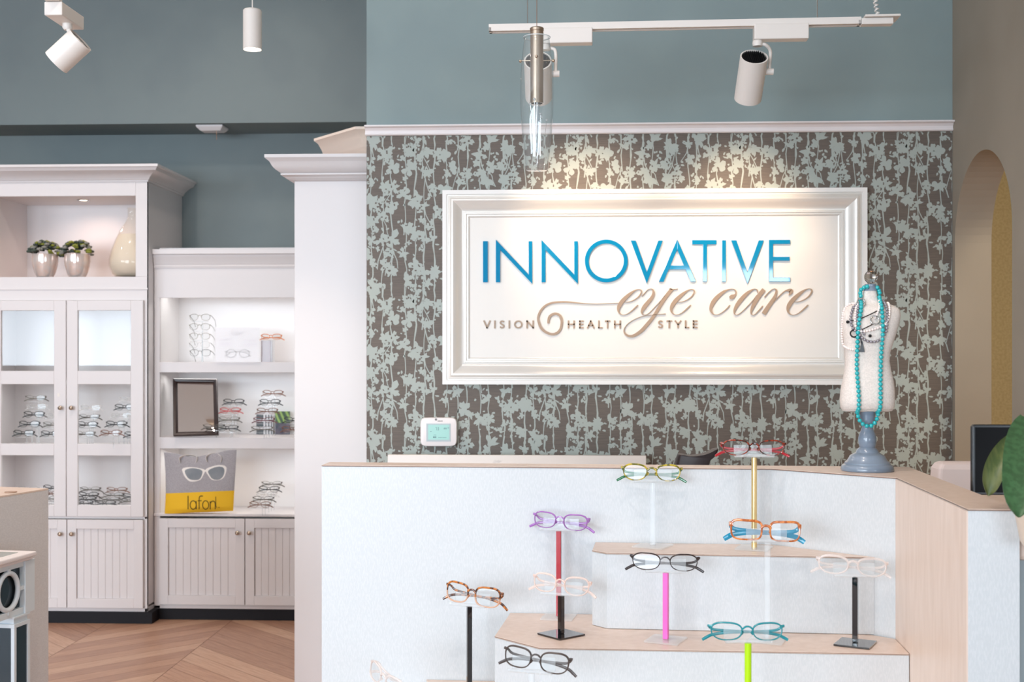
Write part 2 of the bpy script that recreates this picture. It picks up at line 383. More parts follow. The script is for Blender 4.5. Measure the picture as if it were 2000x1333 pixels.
# ------------------------------------------------------------------ wallpaper
def wallpaper():
    px = 0.002                                    # one picture pixel on the wall
    W = (XR-XL)/px; ztop = zr0; H = (zr0-0.85)/px
    bg = MB(); bg.box((XL, YW-0.0012, 0.85), (XR-0.0005, YW-0.0001, zr0), 0)
    rnd = random.Random(11); TW, TH = 318.0, 297.0
    yl = YW-0.0014; yd = YW-0.0024
    lay = [0]
    def P(x, y, dz=0): return (XL + x*px, (yl if not dz else yd) - lay[0], ztop - y*px)
    polys = []                                    # (pts, dark)
    def blob(cx, cy, rx, ry, rot, n=11, nz=0.16, dark=0):
        ph = rnd.random()*6.28; ph2 = rnd.random()*6.28; pts = []
        for i in range(n):
            a = 2*math.pi*i/n; r = 1 + nz*math.sin(2*a+ph) + nz*0.7*math.sin(3*a+ph2) + rnd.uniform(-nz, nz)*0.4
            x = rx*r*math.cos(a); y = ry*r*math.sin(a)
            pts.append((cx + x*math.cos(rot)-y*math.sin(rot), cy + x*math.sin(rot)+y*math.cos(rot)))
        polys.append((pts, dark, (cx, cy)))
    def petal(cx, cy, ang, L, wd, pointed=False):
        pts = []; ca, sa = math.cos(ang), math.sin(ang)
        prof = [(0, .15), (.25, .55), (.5, .95), (.75, 1.0), (.92, .7), (1.0, .25)] if not pointed else [(0, .3), (.25, .8), (.5, .85), (.75, .45), (1.0, .04)]
        j = [rnd.uniform(.82, 1.18) for _ in range(12)]
        for i, (t, w) in enumerate(prof): pts.append((t*L*j[i % 3], w*wd*j[i]))
        for i, (t, w) in enumerate(reversed(prof)): pts.append((t*L*j[i % 3], -w*wd*j[11-i]))
        pts = [(cx+x*ca-y*sa, cy+x*sa+y*ca) for x, y in pts]
        polys.append((pts, 0, (cx+ca*L*.5, cy+sa*L*.5)))
    def flower(cx, cy, r):
        k = rnd.choice((4, 5, 5, 6)); a0 = rnd.random()*6.28
        for i in range(k):
            if rnd.random() < 0.1: continue
            a = a0+2*math.pi*i/k+rnd.uniform(-.25, .25); petal(cx, cy, a, r*rnd.uniform(.8, 1.12), r*rnd.uniform(.27, .42), rnd.random() < .3)
        blob(cx, cy, r*.34, r*.34, 0)
        if r > 9 and rnd.random() < .65:
            for _ in range(rnd.choice((1, 2, 3))):
                a = rnd.random()*6.28; blob(cx+math.cos(a)*r*.42, cy+math.sin(a)*r*.42, r*rnd.uniform(.07, .14), r*rnd.uniform(.1, .2), rnd.random()*3, 7, .2, 1)
        for _ in range(rnd.choice((1, 2, 3))):
            a = rnd.random()*6.28; d = r*rnd.uniform(1.15, 1.6); blob(cx+math.cos(a)*d, cy+math.sin(a)*d, rnd.uniform(1.2, 2.8), rnd.uniform(1.5, 4.2), rnd.random()*3, 7, .2)
    def stem(x, y0, y1, w=1.1, lean=0):
        n = max(3, int((y1-y0)/14)); L = []; Rr = []; ph = rnd.random()*6
        for i in range(n+1):
            t = i/n; xx = x + lean*t + 1.6*math.sin(ph+t*7)+rnd.uniform(-.5, .5); yy = y0+(y1-y0)*t; ww = w*rnd.uniform(.7, 1.4)
            L.append((xx-ww, yy)); Rr.append((xx+ww, yy))
        for i in range(n): polys.append(([L[i], Rr[i], Rr[i+1], L[i+1]], 0, None))
    nst = 15
    for s_ in range(nst):
        x = (s_+.5)*TW/nst + rnd.uniform(-6, 6); y = rnd.uniform(-20, 40)
        while y < TH:
            r = rnd.choice((8, 10, 12, 14, 15, 17)) * rnd.uniform(.85, 1.1)
            flower(x+rnd.uniform(-7, 7), y, r)
            if rnd.random() < .5: flower(x+rnd.uniform(-13, 13), y+rnd.uniform(8, 20), rnd.uniform(5, 9))
            gap = rnd.choice((28, 38, 50, 66)) 
            stem(x+rnd.uniform(-2, 2), y, y+gap+r, rnd.uniform(.8, 1.3), rnd.uniform(-3, 3))
            if rnd.random() < .22: stem(x, y+8, y+8+rnd.uniform(25, 50), 0.9, rnd.choice((-14, 14)))
            if rnd.random() < .4: petal(x, y+gap*.7, rnd.uniform(.9, 2.2), rnd.uniform(8, 14), rnd.uniform(2.2, 3.6), True)
            y += gap
        stem(x, -5, 30, 1.0)
    fl = MB(); cnt = 0
    for ty in range(-1, int(H/TH)+2):
        for tx in range(-1, int(W/TW)+2):
            for pts, dark, c in polys:
                q = [(p[0]+tx*TW, p[1]+ty*TH+tx % 2*0) for p in pts]
                if max(p[0] for p in q) < 1 or min(p[0] for p in q) > W-1 or max(p[1] for p in q) < 0 or min(p[1] for p in q) > H: continue
                q = [(min(max(x, 0.5), W-1), min(max(y, 0.3), H)) for x, y in q]
                lay[0] = (cnt % 97)*0.000006; cnt += 1
                n = len(q)
                if c is None: fl.add([P(*p, dark) for p in q], [tuple(range(n))], dark)
                else:
                    cc = (min(max(c[0]+tx*TW, .5), W-1), min(max(c[1]+ty*TH, .3), H))
                    fl.add([P(*cc, dark)]+[P(*p, dark) for p in q], [(0, 1+i, 1+(i+1) % n) for i in range(n)], dark)
    b = bg.build('wallpaper', M_WPBG, wall_back, True); structure(b)
    f = fl.build('flower_print', [M_WPFL, M_WPBG], b, True)
wallpaper()

# ================================================================== BUILT-IN CABINETS (left)
YL = 6.84; YM = 6.95
def cx(px, y): return Y(px, HZ, y).x
def cz(py, px, y): return Y(px, py, y).z
def knob(parent, px, py, y):
    p = Y(px, py, y); mb = MB().lathe([(0.004, 0), (0.004, 0.010), (0.009, 0.014), (0.0125, 0.019), (0.0115, 0.025), (0.006, 0.029), (0, 0.030)], (0,0,0), 20, 0, (0,-1,0))
    mb.v = [(v[0]+p.x, v[1]+p.y, v[2]+p.z) for v in mb.v]
    return mb.build('knob', M_NICKEL, parent, smooth=50)
def bead_door(name, parent, x0, x1, z0, z1, y, rail=0.052):
    """framed door with a grooved (beadboard) panel"""
    mb = MB(); t = 0.020
    mb.box((x0, y-t, z0), (x0+rail, y, z1)); mb.box((x1-rail, y-t, z0), (x1, y, z1))
    mb.box((x0+rail, y-t, z0), (x1-rail, y, z0+rail)); mb.box((x0+rail, y-t, z1-rail), (x1-rail, y, z1))
    a, b = x0+rail, x1-rail; n = max(3, round((b-a)/0.042)); w = (b-a)/n
    for i in range(n):
        g = 0.0022; mb.box((a+i*w+g, y-0.0095, z0+rail), (a+(i+1)*w-g, y-0.002, z1-rail))
    mb.box((a, y-0.006, z0+rail), (b, y-0.001, z1-rail))
    return mb.build(name, M_CAB, parent, bevel=0.0015)
def cabinet_left():
    y = YL
    xs = [cx(v, y) for v in (-40, -9, 265, 287.5)]
    t = thing('display_cabinet', 'tall white built-in cabinet with glazed doors and lit top niche at left', 'cabinet', (xs[0], y, 0))
    z = lambda py: cz(py, 200, y)
    xl, xr = xs[0], xs[3]; yb = 7.25
    m = MB()
    m.box((xr-0.02, y+0.001, 0.1), (xr, YB-0.002, z(355)))                     # right side
    m.box((xl, y+0.001, 0.1), (xl+0.02, YB-0.002, z(355)))
    m.box((xl+0.02, yb, 0.1), (xr-0.02, yb+0.015, z(355)))                     # back
    m.box((xs[1]-0.02, y+0.02, z(541)), (xs[1], yb, z(355)))                 # niche left wall
    m.box((xs[1], y+0.02, z(383)), (xr-0.02, yb, z(383)+0.02))                  # niche ceiling
    m.box((xl+0.02, y, z(541)-0.03), (xr-0.02, yb, z(541)))                   # niche floor
    m.box((xl+0.02, y+0.02, z(1010)-0.01), (xr-0.02, yb, z(1010)+0.012))      # deck over base
    m.box((xl, y+0.001, z(1195)), (xr, YB-0.01, z(1195)+0.02))
    m.build('carcass', M_CAB, t)
    m = MB()                                                                  # face frame
    m.box((xl, y-0.001, z(541)), (xs[1], y+0.02, z(355))); m.box((xs[2], y-0.001, z(541)), (xr, y+0.02, z(355)))
    m.box((xs[1], y-0.001, z(383)), (xs[2], y+0.02, z(355)))
    m.box((xl, y-0.001, z(587)), (xr, y+0.02, z(541)))
    m.box((xl, y-0.006, z(563)), (xr+0.005, y, z(566.5)))
    m.box((cx(282.5, y), y-0.001, z(1195)), (xr, y+0.02, z(587)))
    m.box((xl, y-0.001, z(1195)), (cx(-18, y), y+0.02, z(587)))
    m.box((xl, y-0.001, z(1195)), (xr, y+0.02, z(1188)))
    m.box((xl, y-0.001, z(1014)), (xr, y+0.02, z(1009)))
    m.build('face_frame', M_CAB, t, bevel=0.0015)
    zb, zt = z(356), Y(200, 320.5, y-0.09).z
    pr = [(0, zb), (0.008, zb), (0.010, zb+0.010), (0.016, zb+0.013), (0.018, zb+0.02), (0.030, zb+0.030), (0.052, zb+0.048), (0.072, zt-0.032), (0.082, zt-0.016), (0.090, zt-0.014), (0.090, zt), (0, zt)]
    crown([(xl-0.1, y), (xr, y), (xr, YB-0.002)], pr).build('crown_moulding', M_CAB, t, smooth=35)
    MB().box((xl, y-0.012, 0.001), (cx(297, y-0.012), YM-0.003, z(1195)-0.001)).build('toe_kick', M_DARK, t)
    # shelves inside behind the glazed doors
    for py in (738, 878):
        MB().box((xl+0.02, y+0.06, z(py)-0.009), (xr-0.02, yb, z(py)+0.009)).build('shelf', M_CABIN, t)
    # glazed doors
    rows = [(607, 725), (751, 867), (890, 987)]
    for dx0, dx1, g0, g1, kx in ((-18, 131.7, 5, 108.5, 120), (133.3, 282, 154.5, 258, 141.5)):
        a, b = cx(dx0, y), cx(dx1, y); ga, gb = cx(g0, y), cx(g1, y); m = MB(); th = 0.022
        m.box((a, y-th, z(1009)), (ga, y-0.002, z(587.5))); m.box((gb, y-th, z(1009)), (b, y-0.002, z(587.5)))
        edges = [587.5] + [v for r in rows for v in r] + [1009]
        for i in range(0, 8, 2): m.box((ga, y-th, z(edges[i+1])), (gb, y-0.002, z(edges[i])))
        dr = m.build('glazed_door', M_CAB, t, bevel=0.002)
        for r0, r1 in rows: MB().box((ga-0.004, y-0.011, z(r1)-0.004), (gb+0.004, y-0.007, z(r0)+0.004)).build('glass_pane', M_PANE, dr)
        knob(dr, kx, 797, y-th)
        MB().box((gb+0.02, y-0.0235, z(775)), (gb+0.034, y-th, z(768))).build('lock', M_WMETAL, dr) if dx0 < 0 else None
    for dx0, dx1, kx in ((-18, 132.5, 119.5), (134.2, 281.5, 142)):
        dr = bead_door('door', t, cx(dx0, y), cx(dx1, y), z(1187), z(1015), y-0.001)
        knob(dr, kx, 1043, y-0.021)
    # puck light
    p = Z(163, 391, z(383)); pk = MB().lathe([(0.022, -0.003), (0.034, -0.004), (0.036, 0.0), (0.022, 0.002)], (p.x, p.y, p.z)).build('puck_light', M_SILVER, t, smooth=40)
    MB().lathe([(0, -0.0015), (0.023, -0.0015)], (p.x, p.y, p.z)).build('lamp_disc', M_LAMPON, pk)
    spot('puck_glow', (p.x, p.y-0.02, p.z-0.01), (p.x, p.y+0.06, p.z-0.5), 3.2, (1.0, 0.70, 0.56), 150, 0.6, 0.02)
    # cabinet interior strip lights, tucked behind the door rails
    for py in (741, 881, 592):
        area('cabinet_strip', ((xl+xr)/2, y+0.10, z(py)-0.015), (R(-12), 0, 0), 0.85, 0.03, 1.2 if py > 600 else .6, (1.0, 0.98, 0.96))
    return t
cabinet_left()
def cabinet_mid():
    y = YM; xl = cx(287.5, YL)+0.003; xr = cx(700, y); z = lambda py: cz(py, 440, y)
    t = thing('shelf_cabinet', 'white built-in open shelving over beadboard doors beside the white column', 'cabinet', (xl, y, 0))
    xo = cx(312, y); yb = 7.30
    m = MB(); m.box((xl, y+0.001, 0.1), (xl+0.02, YB-0.002, z(520))); m.box((xr-0.02, y+0.001, 0.1), (xr, YB-0.002, z(520)))
    m.box((xo-0.012, y+0.02, z(1009)), (xo, yb, z(575))); m.box((xl+0.02, yb, 0.1), (xr-0.02, yb+0.015, z(520)))
    m.box((xl, y, z(561)), (xr, YB-0.002, z(555)))
    m.box((xl, y+0.001, z(1189)), (xr, YB-0.01, z(1182))); m.build('carcass', M_CABIN, t)
    m = MB(); m.box((xl, y-0.001, z(1009)), (xo, y+0.02, z(582))); m.box((xl, y-0.001, z(582)), (xr, y+0.02, z(520)))
    m.box((xl, y-0.001, z(1190)), (xr, y+0.02, z(1184))); m.box((xl, y-0.001, z(1190)), (cx(313, y), y+0.02, z(1009)))
    m.build('face_frame', M_CAB, t, bevel=0.0015)
    zb, zt = z(524), z(487.5)
    pr = [(0, zb), (0.006, zb), (0.009, zb+0.012), (0.006, zb+0.018), (0.012, zb+0.03), (0.016, zb+0.055), (0.022, zb+0.062), (0.024, zb+0.075), (0.034, zb+0.08), (0.034, zt), (0, zt)]
    crown([(xl, y), (xr, y)], pr).build('cornice', M_CAB, t, smooth=35)
    MB().box((xl+0.02, y+0.03, zt-0.02), (xr, YB-0.01, zt+0.012)).build('top_board', M_CAB, t)
    for a, b in ((708, 728), (855, 877)):
        MB().box((xo, y-0.002, z(b)), (xr-0.02, yb, z(a))).build('shelf', M_CAB, t, bevel=0.0015)
    MB().box((xl, y-0.012, z(1009)), (xr, yb, z(1004))).build('deck', M_CAB, t, bevel=0.002)
    MB().box((xl+0.001, y+0.0, 0.001), (xr, YB-0.05, z(1190)-0.001)).build('toe_kick', M_DARK, t)
    for x0, x1, kx in ((313, 479.2, 465), (480.8, 640, 488)):
        dr = bead_door('door', t, cx(x0, y), cx(x1, y), z(1181), z(1013), y-0.001)
        knob(dr, kx, 1041, y-0.021)
    for py in (563, 729.5, 878.5):
        area('shelf_strip', ((xo+xr)/2, y+0.10, z(py)-0.012), (R(-12), 0, 0), 1.05, 0.03, 1.4, (1.0, 0.985, 0.97))
cabinet_mid()
def column():
    y = 5.05; xl = cx(575, y); xr = XL-0.002
    t = thing('column', 'wide white square column with moulded capital left of the wallpaper', 'column', ((xl+xr)/2, y, 0))
    zb = Y(575, 355, y).z; zt = Y(575, 301, y-0.10).z
    MB().box((xl, y, 0.001), (xr, y+0.14, zb+0.01)).build('shaft', M_CAB, t, bevel=0.002)
    s = (zt-zb)
    pr = [(0, zb), (0.008, zb+.02*s), (0.018, zb+.05*s), (0.022, zb+.09*s), (0.028, zb+.10*s), (0.034, zb+.17*s), (0.047, zb+.22*s), (0.047, zb+.28*s), (0.043, zb+.29*s),
          (0.054, zb+.35*s), (0.066, zb+.44*s), (0.076, zb+.56*s), (0.083, zb+.70*s), (0.086, zb+.74*s), (0.101, zb+.87*s), (0.101, zt), (0, zt)]
    crown([(xl, y+0.14), (xl, y), (xr, y)], pr).build('capital', M_CAB, t, smooth=35)
    # taller angled unit behind it
    zt2 = 2.47; A = Z(613, 271, zt2); B = Z(684, 250, zt2)
    nrm = Vector(((B-A).y, -(B-A).x, 0)).normalized(); o = 0.09
    a2 = A - nrm*o; b2 = B - nrm*o
    t2 = thing('corner_cabinet', 'angled pale crown-topped unit rising behind the white column', 'cabinet', (b2.x, b2.y+0.1, 0))
    poly = [(a2.x+0.03, a2.y), (b2.x, b2.y), (XL-0.004, b2.y), (XL-0.004, a2.y+0.25), (a2.x+0.03, a2.y+0.25)]
    MB().prism(poly, 0.001, zt2-0.05).build('body', M_CAB, t2)
    z0 = zt2-0.105; s = zt2-z0
    pr2 = [(0, z0), (0.018, z0+.05*s), (0.034, z0+.25*s), (0.040, z0+.30*s), (0.052, z0+.55*s), (0.070, z0+.80*s), (0.090, z0+.9*s), (0.090, zt2), (0, zt2)]
    crown([(a2.x, a2.y), (b2.x, b2.y), (XL-0.004, b2.y)], pr2).build('crown_moulding', mk('cream_crown_paint', (232, 214, 200), 0.5), t2, smooth=35)
column()

# ================================================================== SIGN
SY = YW-0.0032
def sign():
    c = [Y(865.5, 373.2, SY), Y(1690.5, 368.4, SY)]
    x0, x1 = c[0].x, c[1].x; z1 = Y(1278, 371, SY).z; z0 = Y(1278, 751.5, SY).z
    t = thing('wall_sign', 'large framed white sign with raised blue and tan lettering on floral wallpaper', 'sign', ((x0+x1)/2, SY, z0))
    px = 0.002
    prof = [(0, 0), (0, .030), (8, .030), (9, .024), (11, .024), (12, .029), (15, .031), (18, .038), (21, .039), (24, .036), (29, .025), (35, .016), (40, .012), (42, .012), (43, .016), (46, .016), (47, .011), (50, .011), (51, .006), (53, .004)]
    def ring(pr):
        rings = []
        for o, h in pr:
            o = o*px; rings.append([(x0+o, SY-h, z0+o), (x1-o, SY-h, z0+o), (x1-o, SY-h, z1-o), (x0+o, SY-h, z1-o)])
        m = MB(); m.loft(rings, True, False); return m
    ring(prof[:4]).build('frame_lip', M_WHITEFRAME, t, smooth=20)
    ring(prof[3:]).build('frame', M_PEARLFRAME, t, smooth=30)
    MB().box((x0+0.05, SY-0.004, z0+0.05), (x1-0.05, SY, z1-0.05)).build('panel', M_PANEL, t)
    F = SY-0.004; TH = 0.009
    def S(x, y, s, ox, oy): return Y(ox+x/s, oy+y/s, F-0.004)
    def flat(mb, pts): mb.plate([(p.x, F, p.z) for p in pts], (0, -TH, 0))
    def letter(mb, mat, nm='letter'):
        if mat is M_BLUE:       # routed acrylic: a slight round on the face
            return mb.build(nm, mat, t, bevel=0.0009, bseg=2)
        return mb.build(nm, mat, t)
    G = lambda pts: [S(x, y, 2.353, 850, 350) for x, y in pts]
    def blue(*polys):
        mb = MB()
        for p in polys: flat(mb, G(p))
        letter(mb, M_BLUE)
    blue([(220,286),(242,286),(242,475),(220,475)])
    N = [(279,475),(279,279),(429,438),(429,286),(447,286),(447,483),(299,327),(299,475)]
    blue(N); blue([(x+209, y) for x, y in N])
    mb = MB(); n = 64; cxx, cyy = 786, 377
    oo = G([(cxx+99*math.cos(2*math.pi*i/n), cyy+98.5*math.sin(2*math.pi*i/n)) for i in range(n)])
    ii = G([(cxx+80*math.cos(2*math.pi*i/n), cyy+80*math.sin(2*math.pi*i/n)) for i in range(n)])
    mb.loft([[(p.x, F, p.z) for p in oo], [(p.x, F-TH, p.z) for p in oo], [(p.x, F-TH, p.z) for p in ii], [(p.x, F, p.z) for p in ii]], True, False)
    letter(mb, M_BLUE)
    blue([(898,283),(921,283),(972,428),(1025,283),(1046,283),(972,481)])
    blue([(1027,473),(1112,277),(1198,472),(1174,472),(1142,397),(1112,325),(1080,397),(1088,416),(1137,416),(1142,397),(1080,397),(1049,473)][:0] or
         [(1027,473),(1112,277),(1198,472),(1174,472),(1149,415),(1074,415),(1049,473)][:0] or
         [(1027,473),(1112,277),(1112,325),(1081,398),(1143,398),(1112,325),(1112,277),(1198,472),(1174,472),(1150,416),(1073,416),(1049,473)][:0] or
         [(1027,473),(1112,277),(1112,325),(1049,473)], [(1112,277),(1198,472),(1174,472),(1112,325)], [(1078,398),(1145,398),(1153,416),(1070,416)])
    blue([(1180,281),(1293,281),(1293,301),(1249,301),(1249,472),(1230,472),(1230,301),(1180,301)])
    blue([(1317,282),(1336,282),(1336,472),(1317,472)])
    blue([(1360,282),(1384,282),(1434,428),(1486,282),(1510,282),(1435,482)])
    blue([(1533,280),(1631,280),(1631,299),(1552,299),(1552,358),(1628,358),(1628,376),(1552,376),(1552,453),(1631,453),(1631,472),(1533,472)])
    # brush-written words
    def stroke(mb, pts, s, ox, oy, n=6, th=0.007, k=1.0):
        q = catmull(pts, n); L = []; Rr = []
        for i, p in enumerate(q):
            a = q[max(0, i-1)]; b = q[min(len(q)-1, i+1)]; dx, dy = b[0]-a[0], b[1]-a[1]; l = math.hypot(dx, dy) or 1
            w = max(p[2], 5.0)*0.5*k; nx, ny = -dy/l, dx/l
            L.append(S(p[0]+nx*w, p[1]+ny*w, s, ox, oy)); Rr.append(S(p[0]-nx*w, p[1]-ny*w, s, ox, oy))
        mb.loft([[(l_.x, F, l_.z), (l_.x, F-th, l_.z), (r_.x, F-th, r_.z), (r_.x, F, r_.z)] for l_, r_ in zip(L, Rr)], True, True)
    R1 = (9.524, 1190, 540); R2 = (8.696, 1370, 540); R3 = (6.667, 930, 570)
    E = [(285,483,8),(360,478,10),(460,440,14),(545,378,20),(592,305,22),(590,262,20),(550,244,9),(480,262,22),(395,320,50),(315,388,66),(240,465,74),(186,550,72),(166,620,44),(185,680,24),(225,712,12),(270,719,9),(340,697,12),(420,640,19),(490,575,22),(530,535,16)]
    mb = MB(); stroke(mb, E, *R1); letter(mb, M_TAN)
    mb = MB(); stroke(mb, [(605,370,16),(650,320,14),(710,255,10),(770,234,10),(812,258,26),(820,325,45),(785,405,60),(715,490,70),(645,580,74),(604,655,40),(617,705,18),(660,721,9),(730,690,10),(830,590,10),(960,450,10),(1040,350,10)], *R1)
    stroke(mb, [(1165,238,64),(1090,330,66),(1010,440,62),(930,570,58),(860,690,56),(790,790,58),(700,900,62),(600,1010,62),(500,1082,55),(420,1114,48),(340,1105,40),(287,1060,28),(272,1010,16),(290,950,10),(360,870,9),(480,795,9),(620,745,9),(780,722,9),(900,710,10),(1045,700,14)], *R1)
    stroke(mb, [(1113,232,8),(1170,246,16),(1275,236,10)], *R1); letter(mb, M_TAN)
    mb = MB(); stroke(mb, [(x+984, y-1, w) for x, y, w in E], *R1); letter(mb, M_TAN)
    mb = MB(); stroke(mb, [(480,490,16),(440,540,16),(370,600,12),(300,643,9),(240,655,9),(190,635,20),(158,560,44),(190,455,68),(268,355,66),(370,268,46),(450,230,20),(520,217,9),(565,232,14),(586,268,16),(572,315,30),(520,350,78),(478,362,44)], *R2); letter(mb, M_TAN)
    mb = MB(); stroke(mb, [(958,285,12),(945,235,14),(915,217,9),(860,230,24),(780,285,52),(690,375,66),(612,475,62),(568,560,42),(556,620,20),(578,655,9),(620,650,8),(700,590,9),(800,490,9),(880,400,10),(940,320,10)], *R2)
    stroke(mb, [(1060,225,70),(985,320,70),(915,430,68),(865,530,52),(841,610,24),(860,655,9),(905,650,9),(965,590,14),(1040,505,18)], *R2); letter(mb, M_TAN)
    mb = MB(); stroke(mb, [(1070,355,14),(1120,295,12),(1190,230,10),(1245,212,10),(1272,250,30),(1250,335,44),(1195,430,62),(1125,530,66),(1055,640,72)], *R2)
    stroke(mb, [(1225,435,10),(1310,345,14),(1400,262,14),(1460,240,34),(1515,250,74),(1505,300,34),(1482,318,14)], *R2); letter(mb, M_TAN)
    mb = MB(); stroke(mb, [(1443+(x-142)*.945, 210+(y-242)*.94, w*.93) for x, y, w in E], *R2); letter(mb, M_TAN)
    mb = MB(); stroke(mb, [(940,415,26),(942,370,30),(960,320,32),(1020,288,32),(1080,305,32),(1110,360,32),(1112,420,30),(1095,490,30),(1050,540,32),(985,555,32),(910,530,32),(850,480,32),(815,400,30),(808,330,28),(840,250,28),(900,185,26),(980,148,24),(1080,136,22),(1180,135,20),(1300,145,16),(1420,155,10),(1560,160,7),(1700,155,7),(1850,149,7)], *R3)
    mb.build('swash', M_TAN, t)
    # small capitals, built of bars in a unit box
    GL = {'V': [[(0,0),(.5,1)],[(1,0),(.5,1)]], 'I': [[(.5,0),(.5,1)]], 'N': [[(0,1),(0,0)],[(0,0),(1,1)],[(1,1),(1,0)]], 'H': [[(0,0),(0,1)],[(1,0),(1,1)],[(0,.48),(1,.48)]],
          'E': [[(0,0),(0,1)],[(0,0),(1,0)],[(0,.48),(.95,.48)],[(0,1),(1,1)]], 'A': [[(0,1),(.5,0)],[(1,1),(.5,0)],[(.2,.66),(.8,.66)]], 'L': [[(0,0),(0,1)],[(0,1),(1,1)]],
          'T': [[(0,0),(1,0)],[(.5,0),(.5,1)]], 'Y': [[(0,0),(.5,.52)],[(1,0),(.5,.52)],[(.5,.52),(.5,1)]],
          'O': 'o', 'S': 's'}
    def cap(ch, xa, xb, ya, yb, sw, reg):
        s, ox, oy = reg; mb = MB(); h = sw/2; xa2, xb2, ya2, yb2 = xa+h, xb-h, ya+h, yb-h
        if ch == 'I': xa2 = xb2 = (xa+xb)/2
        M = lambda u, v: (xa2+(xb2-xa2)*u, ya2+(yb2-ya2)*v)
        if ch == 'O':
            q = [M(.5+.5*math.cos(a), .5+.5*math.sin(a)) for a in [2*math.pi*i/20 for i in range(21)]]
            stroke(mb, [(x, y, sw) for x, y in q], s, ox, oy, 1, 0.005)
        elif ch == 'S':
            q = [M(*p) for p in ((.98,.14),(.75,.02),(.42,.0),(.12,.12),(.08,.32),(.4,.46),(.72,.56),(.98,.74),(.8,.94),(.5,1.0),(.2,.97),(.0,.82))]
            stroke(mb, [(x, y, sw) for x, y in q], s, ox, oy, 3, 0.005)
        else:
            for a, b in GL[ch]:
                p, q = M(*a), M(*b); dx, dy = q[0]-p[0], q[1]-p[1]; l = math.hypot(dx, dy); e = h*0.98
                ux, uy = dx/l*e, dy/l*e
                stroke(mb, [(p[0]-ux, p[1]-uy, sw), (q[0]+ux, q[1]+uy, sw)], s, ox, oy, 1, 0.005)
        mb.build('letter', M_TAN, t)
    for ch, a, b in (('V',93,187),('I',232,252),('S',303,369),('I',420,441),('O',492,603),('N',653,750),('H',1192,1283),('E',1340,1398),('A',1441,1541),('L',1587,1645),('T',1675,1745),('H',1794,1884)):
        cap(ch, a, b, 375, 480, 18.5, R3)
    for ch, a, b in (('S',903,1000),('T',1065,1165),('Y',1215,1340),('L',1406,1485),('E',1553,1640)):
        cap(ch, a, b, 820, 967, 26, R1)
sign()

# thermostat
def thermostat():
    y = YW-0.0042; p = Y(858, 871, y)
    t = thing('thermostat', 'white wall thermostat with pale green screen below the sign', 'thermostat', (p.x, y, p.z))
    pts = []
    for a in range(48):
        th = 2*math.pi*a/48; c, s_ = math.cos(th), math.sin(th); n = 7.0
        u = abs(c)**(2/n)*(1 if c > 0 else -1); v = abs(s_)**(2/n)*(1 if s_ > 0 else -1)
        pts.append((858+35.5*u*(1-0.0*v), 843.5+28*v*(1-0.06*(1-u*u)*0)+0))
    q = [Y(a, b, y) for a, b in pts]; cxx = sum(v.x for v in q)/48; czz = sum(v.z for v in q)/48
    def rg(dep, k): return [(cxx+(v.x-cxx)*k, y-dep, czz+(v.z-czz)*k) for v in q]
    m = MB(); m.loft([rg(0, .96), rg(.006, .97), rg(.012, 1), rg(.024, 1), rg(.028, .975), rg(.029, .93)], True, True)
    m.build('body', M_TRIM, t, smooth=40)
    a, b = Y(834.5, 827, y), Y(881.5, 862, y); MB().box((a.x, y-0.0300, b.z), (b.x, y-0.028, a.z)).build('bezel', mk('grey_bezel', (172, 186, 190), 0.4), t)
    a, b = Y(838, 829.5, y), Y(879, 858.5, y)
    scr = MB().box((a.x, y-0.0306, b.z), (b.x, y-0.0298, a.z)).build('screen', mk('lcd_green', (150, 196, 188), 0.25, emit=(120, 180, 170), estr=0.15), t)
    m = MB()
    def seg(x0, y0, x1, y1): 
        p0, p1 = Y(x0, y0, y-0.031), Y(x1, y1, y-0.031); m.box((p0.x, y-0.0310, p1.z), (p1.x, y-0.0306, p0.z))
    # 73 in plain segments, small marks round it
    for s_ in ((850.5,835,853,835.7),(852.4,835.7,853,841),(854.5,835,857,835.7),(856.4,835.7,857,841),(854.5,838,857,838.6),(854.5,840.4,857,841)): seg(*s_)
    for s_ in ((867,836,868,839),(869,836,870,839),(871,836,872,839),(874,836,877,837),(840,843,843,844),(847,850,852,850.6),(846,853,849,856),(850,853,852,856),(856,855,872,855.6)): seg(*s_)
    m.build('digits', mk('lcd_ink', (86, 122, 124), 0.5), scr)
    m = MB(); c = Y(851.5, 820, y-0.029); m.lathe([(0, 0.0296), (0.0045, 0.0296)], (c.x, y, c.z), 16, 0, (0,-1,0))
    for k in range(5): m.box((Y(856.5+k*2, 0, y).x, y-0.0294, Y(0, 821.3, y).z), (Y(857.7+k*2, 0, y).x, y-0.029, Y(0, 819, y).z))
    m.build('logo', mk('logo_grey', (120, 116, 116), 0.5), t)
thermostat()

# marble backsplash on a low work counter under the sign
def work_counter():
    y = 4.70; a = Y(757, 889, y); b = Y(1262, 892, y)
    t = thing('work_counter', 'low counter with a pale marble upstand against the floral wallpaper', 'counter', ((a.x+b.x)/2, y, 0))
    MB().box((a.x, y, 0.92), (b.x, y+0.03, a.z)).build('upstand', M_MARBLE, t, bevel=0.0015)
    MB().box((a.x, 4.20, 0.88), (b.x, YW-0.004, 0.92)).build('worktop', M_MARBLE, t, bevel=0.003)
    MB().box((a.x+0.02, 4.24, 0.001), (b.x-0.02, YW-0.004, 0.88)).build('base', M_CAB, t)
work_counter()

